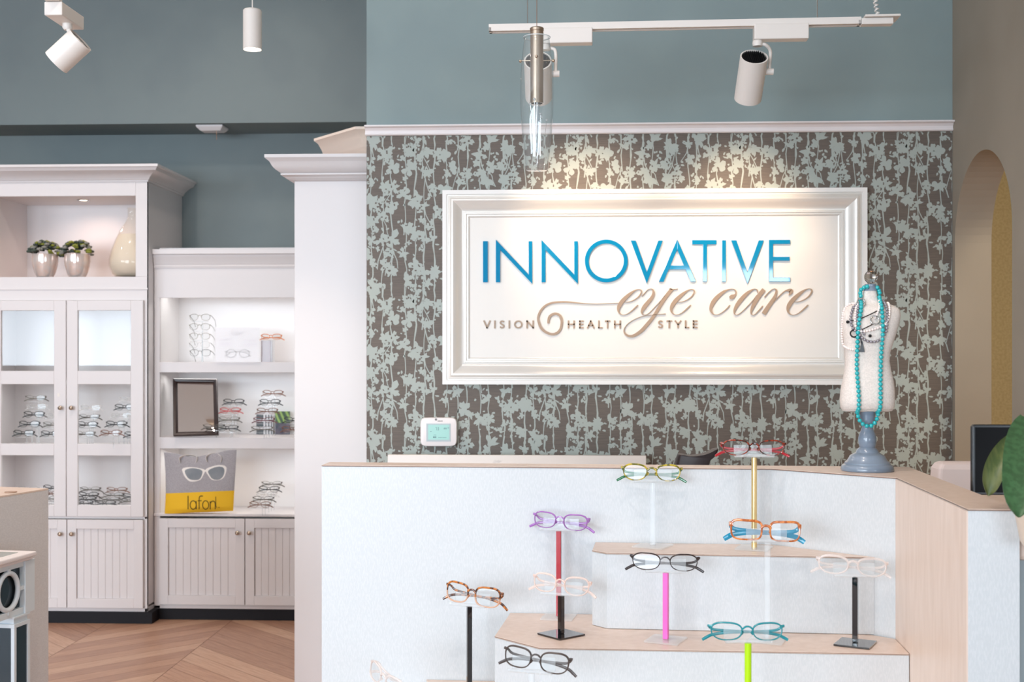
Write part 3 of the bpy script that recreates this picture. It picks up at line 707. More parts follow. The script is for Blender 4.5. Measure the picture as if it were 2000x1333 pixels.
# ================================================================== RECEPTION COUNTER
ZC = 1.2565; Z1 = 1.089; Z2 = 0.928; Z3 = 0.774; Z4 = 0.62
I0 = Z(628.5, 909, ZC); I1 = Z(1507, 915.7, ZC); I2 = Z(1751.4, 933.5, ZC); I3 = Z(1890.5, 994.9, ZC)
O3 = Z(1991.5, 995.6, ZC); O2 = Z(1773.5, 912.3, ZC); O0 = Z(643.8, 903, ZC)
def counter():
    t = thing('reception_counter', 'tall white crosshatch laminate reception counter with stepped display tiers and beige top', 'counter', ((I0.x+I3.x)/2, I1.y, 0))
    P = [I0, I1, I2, I3, O3, O2, O0]; poly = [(p.x, p.y) for p in P]
    MB().prism(poly, 0.001, ZC-0.003).build('body', M_WHITELAM, t)
    MB().prism(poly, ZC-0.0025, ZC).build('top', M_BEIGE, t)
    # beige lining on the inner face of the right wing
    d = (I3-I2).normalized(); n = Vector((d.y, -d.x, 0)); n = n if n.dot(I1-I2) > 0 else -n
    e = 0.0025
    MB().prism([(I2.x, I2.y), (I3.x, I3.y), (I3.x+n.x*e, I3.y+n.y*e), (I2.x+n.x*e, I2.y+n.y*e)], 0.002, ZC-0.0035).build('wing_lining', M_BEIGE, t)
    m = MB()
    def line(a, b, z, w=0.0016):
        dd = (b-a).normalized(); nn = Vector((dd.y, -dd.x, 0)); nn = nn if nn.y < 0 else -nn
        m.prism([(a.x, a.y), (b.x, b.y), (b.x+nn.x*w, b.y+nn.y*w), (a.x+nn.x*w, a.y+nn.y*w)], z-w, z)
    for a, b in ((I0, I1), (I1, I2), (I2, I3), (I3, O3)): line(a, b, ZC-0.0008)
    # tiers
    def onpanel(px, py, zz, A, B):
        dd = (B-A); nn = Vector((dd.y, -dd.x, 0)); return PL(px, py, A, nn)
    def tier(nm, zz, zbot, pts):
        q = [(p.x, p.y) for p in pts]
        rs = MB().prism(q, zbot+0.001, zz-0.004).build('tier_riser', M_WHITELAM, t)
        MB().prism(q, zz-0.0035, zz).build('tier_top', M_BEIGE, t)
        k = 1 if len(pts) > 4 else 0
        for i in range(nm): line(pts[i], pts[i+1], zz-0.001, 0.0012)
    ins = 0.0008
    A = Z(1157, 1075, Z1); B = Z(1185, 1080, Z1); 
    def off(p, q, s):  # point s of way on segment
        return p+(q-p)*s
    Cc = off(I1, I2, 0.83)
    Cc = Vector((Cc.x, Cc.y-0.001, Z1))
    bl = onpanel(1163, 1056, Z1, I0, I1)
    tier(2, Z1, Z2, [A, B, Cc, Vector((I1.x, I1.y-0.002, 0)), Vector((bl.x, bl.y-0.002, 0))])
    F0 = Z(966.6, 1243, Z2); F1 = Z(1054, 1265.6, Z2); F2 = Z(1776, 1277.6, Z2)
    # F2 lies on the wing plane
    s2 = (F2-I2).dot(I3-I2)/((I3-I2).dot(I3-I2)); F2 = off(I2, I3, s2); w = n*0.004
    bl2 = onpanel(997, 1194.6, Z2, I0, I1)
    pI1 = Vector((I1.x, I1.y-0.002, 0)); pI2 = Vector((I2.x-0.004, I2.y-0.002, 0))
    tier(2, Z2, Z3, [F0, F1, F2+w, pI2, pI1, Vector((bl2.x, bl2.y-0.002, 0))])
    H0 = DY(893, 2.42); H1 = DY(948, 2.10); H2 = off(I2, I3, 0.80)+w; bl3 = onpanel(833, 1329, Z3, I0, I1)
    tier(2, Z3, Z4, [H0, H1, H2, pI2, pI1, Vector((bl3.x, bl3.y-0.002, 0))])
    K0 = DY(640, 2.25); K1 = DY(720, 1.98); K2 = off(I2, I3, 0.98)+w; bl4 = off(I0, I1, 0.02)
    tier(2, Z4, 0.0, [K0, K1, K2, pI2, pI1, Vector((bl4.x, bl4.y-0.002, 0))])
    m.build('edge_line', M_EDGE, t)
    # ledge and low side outside the right wing
    a = D(1992, 1000, 1.92)
    dW = (O2-O3).normalized(); side = Vector((dW.y, -dW.x, 0)); side = side if side.x > 0 else -side
    zl = D(1996, 1064, 1.95).z
    p0 = O3+side*0.003+dW*0.02; p1 = O3+side*0.003+dW*0.72; p2 = p1+side*0.45; p3 = p0+side*0.45
    led = thing('side_shelf', 'rounded beige shelf fixed outside the right wing of the counter', 'shelf', (p0.x, p0.y, 0))
    MB().prism([(p.x, p.y) for p in (p0, p1, p2, p3)], zl-0.034, zl).build('shelf_board', M_BEIGE, led, bevel=0.008)
    q0, q1, q2, q3 = p0+dW*0.06+side*0.004, p1, p2, p3+dW*0.06
    MB().prism([(p.x, p.y) for p in (q0, q1, q2, q3)], 0.001, zl-0.035).build('support_panel', mk('pale_blue_panel', (176, 192, 198), 0.5), led)
    return zl, p0, dW, side
ZLEDGE, LP0, LDW, LSD = counter()

# ================================================================== GLASSES
def tort(name, a, b, s=90): return mk(name, a, 0.18, col2=b, scale=s, lo=0.46, hi=0.56, detail=3, coat=0.6)
GM = {
 'purple': mk('purple_acetate', (160, 104, 178), 0.2, coat=.5), 'clearpink': clear('pale_pink_acetate', (255, 246, 240), 0.42, (246, 228, 220)),
 'tort': tort('tortoise_acetate', (70, 34, 22), (196, 118, 54), 130), 'cleartort': clear('peach_acetate', (250, 226, 208), 0.6, (232, 196, 172)),
 'darkgrey': mk('dark_grey_brown_acetate', (74, 64, 60), 0.35), 'greentort': tort('green_tortoise_acetate', (96, 96, 26), (196, 172, 60), 110),
 'green': mk('bottle_green_acetate', (22, 104, 62), 0.15, coat=.6), 'redtort': tort('dark_red_tortoise_acetate', (52, 22, 16), (150, 52, 30), 120),
 'red': mk('clear_red_acetate', (178, 32, 44), 0.15, coat=.6), 'orange': tort('orange_amber_acetate', (170, 88, 36), (216, 132, 68), 100),
 'blue': mk('turquoise_blue_acetate', (10, 140, 176), 0.22, coat=.4), 'brown': mk('black_brown_acetate', (48, 36, 34), 0.3),
 'teal': mk('teal_acetate', (22, 138, 148), 0.25, coat=.3), 'clear': clear('crystal_acetate', (254, 250, 248), 0.40, (240, 232, 228)),
 'tealtip': mk('sky_blue_acetate', (60, 160, 176), 0.3), 'black': mk('black_acetate', (34, 32, 34), 0.25), 'metal': mk('gunmetal_wire', (96, 88, 80), 0.35, 0.7),
 'olive': mk('olive_metal', (110, 98, 66), 0.35, 0.5), 'orangeplain': mk('orange_acetate', (226, 136, 76), 0.3), 'redplain': mk('red_acetate', (196, 60, 62), 0.3),
 'brownplain': mk('warm_brown_acetate', (120, 72, 48), 0.3), 'faint': clear('crystal_wire', (255, 255, 255), 0.3, (214, 208, 204)), 'wine': mk('wine_red_acetate', (104, 34, 44), 0.3),
 'hinge': mk('hinge_pin', (200, 196, 190), 0.25, 1.0)}
def lens_outline(a, b, n, taper, lift, N):
    out = []
    for i in range(N):
        th = 2*math.pi*i/N; c, s_ = math.cos(th), math.sin(th); k_ = (abs(c)**n+abs(s_)**n)**(-1.0/n)
        x = a*c*k_; z = b*s_*k_
        x *= 1 - taper*(0.5 - 0.5*z/b)
        z += lift*b*max(0, x/a)*max(0, z/b)
        out.append((x, z))
    return out
def make_glasses(label, cat_group, w, h, n, rimw, mf, mt, taper=0.12, lift=0.12, N=40, lower=None, folded=True, topk=1.5, thick=0.0042, bridge=0.018, rim_low=1.0, tip=0.010, th_t=0.0048, dark_top=None):
    """eyeglasses facing -y, centred on the bridge; real size in metres"""
    t = thing('eyeglasses', label, 'eyeglasses', (0,0,0), cat_group)
    a = (w/2 - bridge/2 - 0.0035)/2; b = h/2; xc = bridge/2 + a
    curve = lambda x: 0.006*(x/(w/2))**2*1.6
    m = MB()
    for sg in (1, -1):
        ol = lens_outline(a, b, n, taper, lift, N)
        inner = []; outer = []
        for i, (x, z) in enumerate(ol):
            pz = ol[(i+1) % N]; qz = ol[i-1]; tx, tz = pz[0]-qz[0], pz[1]-qz[1]; l = math.hypot(tx, tz) or 1; nx, nz = tz/l, -tx/l
            k = rimw*(1 + (topk-1)*max(0, nz)) * (rim_low if nz < -0.2 else 1)
            X = sg*(xc+x); inner.append((X, curve(X), z)); X2 = sg*(xc+x+nx*k); outer.append((X2, curve(X2), z+nz*k))
        h2 = thick/2; secs = [(inner, -h2*.8), (outer, -h2*.5), (outer, h2), (inner, h2)]
        # rounded front: mid ring
        mid = [tuple((p[j]+q[j])/2 for j in range(3)) for p, q in zip(inner, outer)]
        rings = [[(p[0], p[1]+d, p[2]) for p in r_] for r_, d in ((inner, -h2*.5), (mid, -h2), (outer, -h2*.5), (outer, h2), (inner, h2))]
        mats = None
        k5 = len(rings); o0 = len(m.v)
        m.v += [tuple(p) for r_ in rings for p in r_]
        for i in range(k5):
            j = (i+1) % k5
            for c_ in range(N):
                d_ = (c_+1) % N; f = (o0+i*N+c_, o0+j*N+c_, o0+j*N+d_, o0+i*N+d_)
                if sg < 0: f = f[::-1]
                m.f.append(f)
                m.m.append(1 if (lower and ol[c_][1] < -0.1*b) else 0)
    # bridge
    zb = b*0.42; br = [( -bridge/2-0.001, 0.0, zb-0.002), (-bridge/2*.5, -0.001, zb+0.0028), (0, -0.0015, zb+0.0038), (bridge/2*.5, -0.001, zb+0.0028), (bridge/2+0.001, 0, zb-0.002)]
    m.ribbon(catmull(br, 4), max(rimw*topk, .0022), thick, (0, 0, 1))
    if rimw > 0.0018:
        for sg in (1, -1):     # nose pads moulded in the rim
            m.ribbon([(sg*bridge*.5, 0.001, b*.05), (sg*bridge*.42, 0.004, -b*.15), (sg*bridge*.56, 0.004, -b*.4)], 0.0025, 0.004, (0,0,1))
    # end pieces
    xe = w/2; ze = b*0.62
    for sg in (1, -1):
        m.ribbon([(sg*(xc+a*.90), curve(xc+a*.9), ze), (sg*(xe-0.001), curve(xe), ze+0.001), (sg*xe, curve(xe)+0.006, ze)], max(th_t, rimw*2), max(thick*.8, .0024), (0, 0, 1))
    m.build('front_frame', [mf] + ([lower] if lower else []), t, True, smooth=50)
    for sg in (1, -1):
        ol = lens_outline(a*1.02, b*1.02, n, taper, lift, N); ml = MB()
        sl = (curve(xc+a*.9)-curve(xc-a*.9))/(a*1.8)
        pts = [(sg*(xc+x), curve(xc)+sl*x+.0004, z) for x, z in ol]
        ml.add(pts, [tuple(range(N)) if sg > 0 else tuple(range(N))[::-1]])
        ml.build('lens', M_LENS, t, True)
    # temples
    for sg in (1, -1):
        mtm = MB(); y0 = curve(xe)+0.006
        if folded:
            dz = 0.004*(1 if sg > 0 else -1)*0; e = 0.006 if sg > 0 else 0.011
            e += .004; pth = [(sg*xe, y0, ze), (sg*(xe-0.003), y0+e*.8, ze-b*.25), (sg*xe*.80, y0+e, -b*.05), (sg*xe*.3, y0+e, -b*.22), (-sg*xe*.45, y0+e, -b*.38), (-sg*xe*.86, y0+e-.002, -b*.62), (-sg*(xe+tip*.2), y0+e-.004, -b*.95), (-sg*(xe+tip), y0+e-.006, -b*1.25)]
            ws = [th_t*.9, th_t*.9, th_t*.95, th_t, th_t*1.05, th_t*1.1, th_t*1.15, th_t*1.0]
        else:
            pth = [(sg*xe, y0, ze), (sg*(xe+.001), y0+.03, ze-.002), (sg*(xe+.001), y0+.08, ze-.008), (sg*(xe), y0+.105, ze-.018), (sg*(xe-.002), y0+.13, ze-.04)]
            ws = [th_t, th_t, th_t, th_t*1.1, th_t*1.1]
        q = catmull([p+(w_,) for p, w_ in zip(pth, ws)], 4)
        mtm.ribbon([p[:3] for p in q], [p[3] for p in q], 0.0026 if th_t > .0035 else .0016, (0, 0, 1))
        mtm.build('temple', mt, t, True, smooth=50)
    return t
def place(t, px, py, d, yaw=0, roll=0, pitch=0):
    p = D(px, py, d); t.location = p
    t.rotation_mode = 'XYZ'
    t.rotation_euler = (Matrix.Rotation(YAW+R(yaw), 4, 'Z') @ Matrix.Rotation(R(roll), 4, 'Y') @ Matrix.Rotation(R(pitch), 4, 'X')).to_euler()
    return p
def stand(label, px, d, zb, ztop, pmat, bmat, rot, kind='square', hw=0.082, hyaw=0):
    p = DY(px, d); t = thing('display_stand', label, 'display stand', (p.x, p.y, zb), 'eyeglass display stands')
    s = 0.035; cr, sr = math.cos(R(rot)), math.sin(R(rot)); Rm = lambda x, y: (x*cr-y*sr, x*sr+y*cr)
    MB().prism([Rm(x, y) for x, y in ((-s,-s),(s,-s),(s,s),(-s,s))], 0.0006, 0.004).build('base', bmat, t, True, bevel=0.0006)
    H = ztop-zb; r = 0.0062
    if kind == 'square':
        MB().prism([Rm(x, y) for x, y in ((-r*.85,-r*.85),(r*.85,-r*.85),(r*.85,r*.85),(-r*.85,r*.85))], 0.0042, H).build('pole', pmat, t, True, bevel=0.001)
    else:
        MB().lathe([(0, 0.0042), (r, 0.0042), (r, H), (0, H)], (0,0,0), 20).build('pole', pmat, t, True, smooth=40)
    cr, sr = math.cos(YAW+R(hyaw)), math.sin(YAW+R(hyaw)); T = lambda x, y, z: (x*cr-y*sr, x*sr+y*cr, z)
    m = MB(); h = hw/2; th = 0.0022
    # U-shaped acrylic tray: back plate, floor, low front lip, as one bent sheet
    prof = [(0.016, H+0.026), (0.015, H+0.003), (0.012, H+0.0005), (-0.009, H+0.0005), (-0.013, H+0.003), (-0.0145, H+0.008)]
    rings = []
    for y_, z_ in prof: rings.append([T(-h, y_, z_), T(h, y_, z_), T(h, y_+ (th if z_ > H+.001 else 0), z_ + (0 if z_ > H+.001 else th)), T(-h, y_+(th if z_ > H+.001 else 0), z_+(0 if z_ > H+.001 else th))])
    m.loft(rings, True, True); m.build('tray', M_CLEAR, t, True)
    return t
M_RED = mk('red_acrylic', (168, 10, 34), 0.2, coat=.5); M_PINK = mk('hot_pink_acrylic', (240, 104, 190), 0.25, emit=(240, 80, 180), estr=0.0); M_LIME = mk('lime_acrylic', (178, 226, 20), 0.25)
M_BLKGL = mk('gloss_black_acrylic', (12, 12, 16), 0.06, coat=1.0)
def front_glasses():
    L = [
     # label, px, py, d, wpx, hpx, n, rim, mats, taper, lift, yaw, roll, pitch, pole...
     dict(l='purple rectangular eyeglasses on the red-poled stand', c=(1093,1019), d=2.70, w=.128, h=.031, n=2.6, r=.0021, f='purple', t='purple', ta=.14, yaw=-18, roll=3,
          s='clear-based stand with a red pole holding purple eyeglasses', pp=1091.5, z=Z2, pm=M_RED, bm=M_CLEAR, rot=-10, k='square'),
     dict(l='pale pink transparent eyeglasses in front of the red pole', c=(1094,1143), d=2.53, w=.124, h=.033, n=2.5, r=.0026, f='clearpink', t='clearpink', ta=.14, yaw=-18, roll=4,
          s='short black stand with square black base in front of the red pole', pp=1096, z=Z2, pm=M_BLKGL, bm=M_BLKGL, rot=42, k='square'),
     dict(l='tortoiseshell eyeglasses with peach lower rims at far left of the counter', c=(921,1163), d=2.62, w=.132, h=.037, n=2.9, r=.0028, f='tort', t='tort', ta=.10, yaw=-24, roll=5, lower='cleartort',
          s='tall black pole stand holding the tortoiseshell eyeglasses at left', pp=916.5, z=Z3, pm=M_BLKGL, bm=M_BLKGL, rot=20, k='square'),
     dict(l='dark grey-brown rectangular eyeglasses low on a clear stand', c=(1046,1291), d=2.25, w=.128, h=.034, n=2.7, r=.0021, f='darkgrey', t='darkgrey', ta=.12, yaw=-16, roll=6,
          s='clear acrylic stand holding the dark grey-brown eyeglasses', pp=1038, z=Z3, pm=M_CLEAR, bm=M_CLEAR, rot=-20, k='square'),
     dict(l='green and yellow tortoiseshell eyeglasses at the counter rim', c=(1273,924), d=2.67, w=.132, h=.031, n=2.3, r=.0026, f='greentort', t='green', ta=.22, yaw=-6, roll=1,
          s='clear pole stand holding the green tortoiseshell eyeglasses', pp=1275, z=Z1, pm=M_CLEAR, bm=M_CLEAR, rot=-25, k='round'),
     dict(l='dark red tortoiseshell round eyeglasses highest on the gold pole', c=(1473,875.5), d=2.64, w=.141, h=.029, n=2.3, r=.0022, f='redtort', t='red', ta=.20, yaw=-1, roll=0.5,
          s='tall stand with a gold pole and red tortoiseshell eyeglasses', pp=1473, z=Z1, pm=M_GOLD, bm=M_CLEAR, rot=-20, k='round'),
     dict(l='amber orange rectangular eyeglasses with bright blue temples', c=(1496,1038), d=2.48, w=.143, h=.034, n=4.0, r=.0034, f='orange', t='blue', ta=.08, yaw=-4, roll=2, th=.009,
          s='clear pole stand holding the orange and blue eyeglasses', pp=1499, z=Z2, pm=M_CLEAR, bm=M_CLEAR, rot=-20, k='round'),
     dict(l='black-brown oval eyeglasses on the pink pole stand', c=(1299,1099), d=2.48, w=.139, h=.031, n=2.35, r=.0018, f='brown', t='brown', ta=.16, yaw=-5, roll=1.5,
          s='stand with a hot pink pole and clear square base', pp=1300.5, z=Z2, pm=M_PINK, bm=M_CLEAR, rot=-22, k='square'),
     dict(l='transparent crystal eyeglasses on the black stand at right', c=(1666,1107), d=2.45, w=.139, h=.031, n=2.4, r=.0032, f='clear', t='clear', ta=.16, yaw=-7, roll=3.5,
          s='black stand with square black base near the right wing', pp=1670.5, z=Z2, pm=M_BLKGL, bm=M_BLKGL, rot=-26, k='square'),
     dict(l='teal oval eyeglasses with light blue temples on the lime pole', c=(1460,1235), d=2.20, w=.136, h=.028, n=2.4, r=.0021, f='teal', t='teal', ta=.15, yaw=0, roll=0.5,
          s='stand with a lime green pole holding teal eyeglasses', pp=1461, z=Z3, pm=M_LIME, bm=M_CLEAR, rot=-15, k='round'),
     dict(l='colourless eyeglasses at the very bottom left of the counter', c=(748,1328), d=2.50, w=.126, h=.032, n=2.6, r=.0026, f='clear', t='clear', ta=.14, yaw=-50, roll=14,
          s='clear stand below the frame edge holding colourless eyeglasses', pp=748, z=Z4, pm=M_CLEAR, bm=M_CLEAR, rot=-15, k='round'),
    ]
    for g in L:
        t = make_glasses(g['l'], 'eyeglasses on the reception counter', g['w'], g['h'], g['n'], g['r'], GM[g['f']], GM[g['t']], g['ta'], 0.10, 56, GM[g['lower']] if 'lower' in g else None, th_t=g.get('th', .0048))
        p = place(t, g['c'][0], g['c'][1], g['d'], g['yaw'], g['roll'], -4)
        ztop = p.z - g['h']/2 - 0.0065
        stand(g['s'], g['pp'], g['d']+0.004, g['z'], ztop, g['pm'], g['bm'], g['rot'], g['k'], hyaw=g['yaw'])
front_glasses()

# glasses in the cabinets (smaller in the picture)
PROTO = {}
def proto(key, *a, **k):
    if key not in PROTO: PROTO[key] = make_glasses('x', None, *a, **k); PROTO[key+'_used'] = False
    return key
def put(key, label, px, py, d, yaw, group, roll=0):
    if not PROTO[key+'_used']: t = PROTO[key]; PROTO[key+'_used'] = True
    else: t = copy_tree(PROTO[key])
    t['label'] = label; t['group'] = group
    place(t, px, py, d, yaw, roll, 0); return t
for key, f, tt, n, h, r in (('black', 'black', 'black', 3.0, .030, .0024), ('metal', 'metal', 'metal', 2.4, .030, .0012), ('olive', 'olive', 'metal', 2.3, .034, .0011),
      ('faint', 'faint', 'faint', 2.6, .030, .0016), ('brownplain', 'brownplain', 'brownplain', 2.8, .029, .0022), ('wine', 'wine', 'wine', 2.8, .028, .0022),
      ('redplain', 'redplain', 'redplain', 2.6, .028, .0022), ('orangeplain', 'orangeplain', 'orangeplain', 2.6, .028, .0024), ('blacktop', 'black', 'metal', 3.2, .030, .0012)):
    proto(key, .122, h, n, r, GM[f], GM[tt], N=20, thick=.003, tip=.012, th_t=.005, topk=2.2 if key == 'blacktop' else 1.6)
for key, f in (('olive_open', 'olive'), ('black_open', 'black'), ('faint_open', 'faint')):
    proto(key, .124, .035, 2.3 if 'olive' in key else 3.0, .0014, GM[f], GM['metal'], N=20, thick=.0025, folded=False, th_t=.0035, topk=1.5)
def riser(label, pts, zfloor, kind='step'):
    """clear acrylic stair that carries a column of eyeglasses; pts = list of (position, half height)"""
    b = min(pts, key=lambda p: p[0].z)[0]; t = thing('acrylic_riser', label, 'display riser', (b.x, b.y, zfloor), 'clear acrylic risers in the cabinets')
    top = max(p[0].z for p in pts)
    for p, hh_ in pts:
        MB().box((p.x-.045, p.y-.004, p.z-hh_-.007), (p.x+.045, p.y+.026, p.z-hh_-.0045)).build('step', M_CLEAR, t)
    for p, hh_ in pts:
        MB().box((p.x+.0085, p.y+.020, zfloor+.0006), (p.x+.0115, p.y+.026, p.z-hh_-.0072)).build('leg', M_CLEAR, t)
def column_of(items, d0, zfloor, group, rlabel, yaw=-3, step=None):
    x0 = items[0][0]; pts = []
    for (px, py, key, label) in items:
        d = d0*(1110-x0)/(1110-px) if step is None else d0
        t = put(key, label, px, py, d, yaw, group); pts.append((t.location.copy(), .016))
    riser(rlabel, pts, zfloor)
zf1 = cz(708, 440, YM); zf2 = cz(855, 440, YM); zf3 = cz(1004, 440, YM)
# middle cabinet, top shelf: five hung one over another on a wall bar
g1 = 'eyeglasses stacked on the top open shelf'
pts = []
for px, py, key, lab in ((390, 620, 'olive_open', 'round dark-cornered eyeglasses, topmost of the open-armed column on the top shelf'),
      (389.5, 638.5, 'olive_open', 'round eyeglasses with open arms, second from the top of the top-shelf column'),
      (389.5, 657, 'olive_open', 'round eyeglasses with open arms, middle of the top-shelf column'),
      (389, 673.5, 'faint_open', 'almost colourless eyeglasses, fourth down the top-shelf column'),
      (390.5, 689.5, 'black_open', 'square dark-browed eyeglasses, lowest of the top-shelf column')):
    t = put(key, lab, px, py, 7.08, 0, g1); t.rotation_euler.x += R(-9); pts.append((t.location.copy(), .019))
riser('clear upright rod riser holding five open eyeglasses on the top shelf', pts, zf1)
t = put('orangeplain', 'orange eyeglasses on a clear block on the top open shelf', 529, 658.5, 7.06, -4, g1); p = t.location.copy()
rt = thing('acrylic_block', 'clear acrylic block under the orange eyeglasses on the top shelf', 'display riser', (p.x, p.y, zf1))
MB().box((p.x-.052, p.y-.02, zf1+.0005), (p.x+.002, p.y+.045, p.z-.020)).build('block', clear('grey_acrylic', (226, 222, 226), 0.25, (200, 196, 200)), rt)
MB().box((p.x+.006, p.y-.02, zf1+.0005), (p.x+.012, p.y+.045, p.z-.020)).build('edge', M_CLEAR, rt)
g2 = 'eyeglasses on clear risers on the middle open shelf'
column_of([(455.5, 786, 'black', 'black eyeglasses, top of the riser right of the framed mirror'), (448.7, 802.5, 'redplain', 'red eyeglasses, second on the riser right of the framed mirror'),
           (446.5, 820, 'metal', 'grey metal eyeglasses, third on the riser right of the framed mirror'), (443.5, 837, 'black', 'black eyeglasses, lowest on the riser right of the framed mirror')],
          7.12, zf2, g2, 'clear acrylic riser with four eyeglasses right of the mirror')
column_of([(532, 768.5, 'brownplain', 'brown eyeglasses, highest on the tall riser by the plant picture'), (526.5, 786.5, 'black', 'black eyeglasses, second on the tall riser by the plant picture'),
           (521, 803.5, 'brownplain', 'brown tortoise eyeglasses, third on the tall riser by the plant picture'), (514.5, 821, 'wine', 'wine red eyeglasses, fourth on the tall riser by the plant picture'),
           (510.5, 838.5, 'metal', 'thin metal eyeglasses, lowest on the tall riser by the plant picture')],
          7.18, zf2, g2, 'clear acrylic riser with five eyeglasses before the plant picture')
column_of([(574, 821, 'black', 'black eyeglasses half hidden by the white column, upper pair'), (570, 839, 'brownplain', 'brown eyeglasses half hidden by the white column, lower pair')],
          7.10, zf2, g2, 'clear acrylic riser partly behind the white column')
t = put('metal', 'grey wire eyeglasses lying before the lower corner of the framed mirror', 417, 834, 6.99, 6, g2)
riser('small clear riser before the framed mirror', [(t.location.copy(), .016)], zf2)
g3 = 'eyeglasses on the riser beside the tote bag'
column_of([(530, 946, 'metal', 'metal eyeglasses, highest on the riser beside the tote bag'), (524.7, 956.5, 'black', 'black eyeglasses, second on the riser beside the tote bag'),
           (519.6, 966.5, 'faint', 'pale grey eyeglasses, third on the riser beside the tote bag'), (513, 976, 'blacktop', 'browline eyeglasses, fourth on the riser beside the tote bag'),
           (507, 986.5, 'brownplain', 'brown eyeglasses, lowest on the riser beside the tote bag')],
          7.18, zf3, g3, 'clear acrylic riser with five eyeglasses beside the tote bag')
# left cabinet
zl = lambda py: cz(py, 200, YL)
zq2 = zl(878)+.009; zq3 = zl(1010)+.012
g4 = 'eyeglasses behind the middle glass panes'
column_of([(68, 778, 'metal', 'metal eyeglasses, top of the column in the left middle pane'), (70, 795, 'faint', 'faint grey eyeglasses, second in the left middle pane'),
           (65, 810, 'black', 'black eyeglasses, third in the left middle pane'), (56, 829, 'black', 'black eyeglasses, fourth in the left middle pane'),
           (45, 847, 'black', 'heavy black eyeglasses, lowest in the left middle pane')], 7.12, zq2, g4, 'clear riser of five eyeglasses in the left middle pane')
column_of([(108, 813, 'faint', 'faint eyeglasses cut by the right edge of the left middle pane'), (103, 830, 'metal', 'metal eyeglasses beside the left middle pane column, upper'),
           (99, 848, 'black', 'black eyeglasses beside the left middle pane column, lower')], 7.05, zq2, g4, 'clear riser at the right edge of the left middle pane')
column_of([(176, 797, 'faint', 'faint eyeglasses, highest at left in the right middle pane'), (173, 815, 'metal', 'metal eyeglasses, second at left in the right middle pane'),
           (169, 830, 'black', 'black eyeglasses, third at left in the right middle pane'), (164, 848, 'metal', 'metal eyeglasses, lowest at left in the right middle pane')], 7.12, zq2, g4,
          'clear riser at left in the right middle pane')
column_of([(252, 781, 'faint', 'faint eyeglasses, highest at right in the right middle pane'), (243, 796, 'black', 'dark eyeglasses, second at right in the right middle pane'),
           (236, 812, 'faint', 'faint eyeglasses, third at right in the right middle pane'), (226, 829, 'black', 'black eyeglasses, fourth at right in the right middle pane'),
           (215.5, 846.5, 'brownplain', 'brown-black eyeglasses, lowest in the centre of the right middle pane')], 7.16, zq2, g4, 'clear riser of five in the right middle pane')
t = put('black', 'black eyeglasses cut by the right edge of the right middle pane', 262, 850, 7.0, -3, g4); riser('clear riser cut by the right edge of the right middle pane', [(t.location.copy(), .016)], zq2)
g5 = 'eyeglasses behind the lowest glass panes'
column_of([(175, 957, 'metal', 'metal eyeglasses, top row left in the lowest right pane'), (171, 968, 'black', 'black eyeglasses, second row left in the lowest right pane'),
           (166, 976, 'black', 'black eyeglasses, third row left in the lowest right pane'), (160, 983.5, 'black', 'black eyeglasses, bottom row left in the lowest right pane')], 7.14, zq3, g5, 'clear riser at left in the lowest right pane')
column_of([(227, 958, 'brownplain', 'brown eyeglasses, top row centre in the lowest right pane'), (220, 968, 'metal', 'metal eyeglasses, second row centre in the lowest right pane'),
           (212, 976.5, 'metal', 'metal eyeglasses, third row centre in the lowest right pane'), (204, 984, 'black', 'black eyeglasses, bottom row centre in the lowest right pane')], 7.16, zq3, g5, 'clear riser in the centre of the lowest right pane')
column_of([(259, 971, 'black', 'black eyeglasses at the right edge of the lowest right pane, upper'), (252, 979.5, 'metal', 'metal eyeglasses at the right edge of the lowest right pane, lower')], 7.08, zq3, g5, 'clear riser at right in the lowest right pane')
column_of([(103, 954, 'black', 'black eyeglasses in the lowest left pane, upper'), (99, 965, 'brownplain', 'brown eyeglasses in the lowest left pane, middle'),
           (94, 975, 'metal', 'metal eyeglasses in the lowest left pane, lower')], 7.10, zq3, g5, 'clear riser at the right of the lowest left pane')
column_of([(54, 956.5, 'faint', 'grey eyeglasses peeking over the grey-brown counter end')], 7.1, zq3, g5, 'clear riser behind the grey-brown counter end')

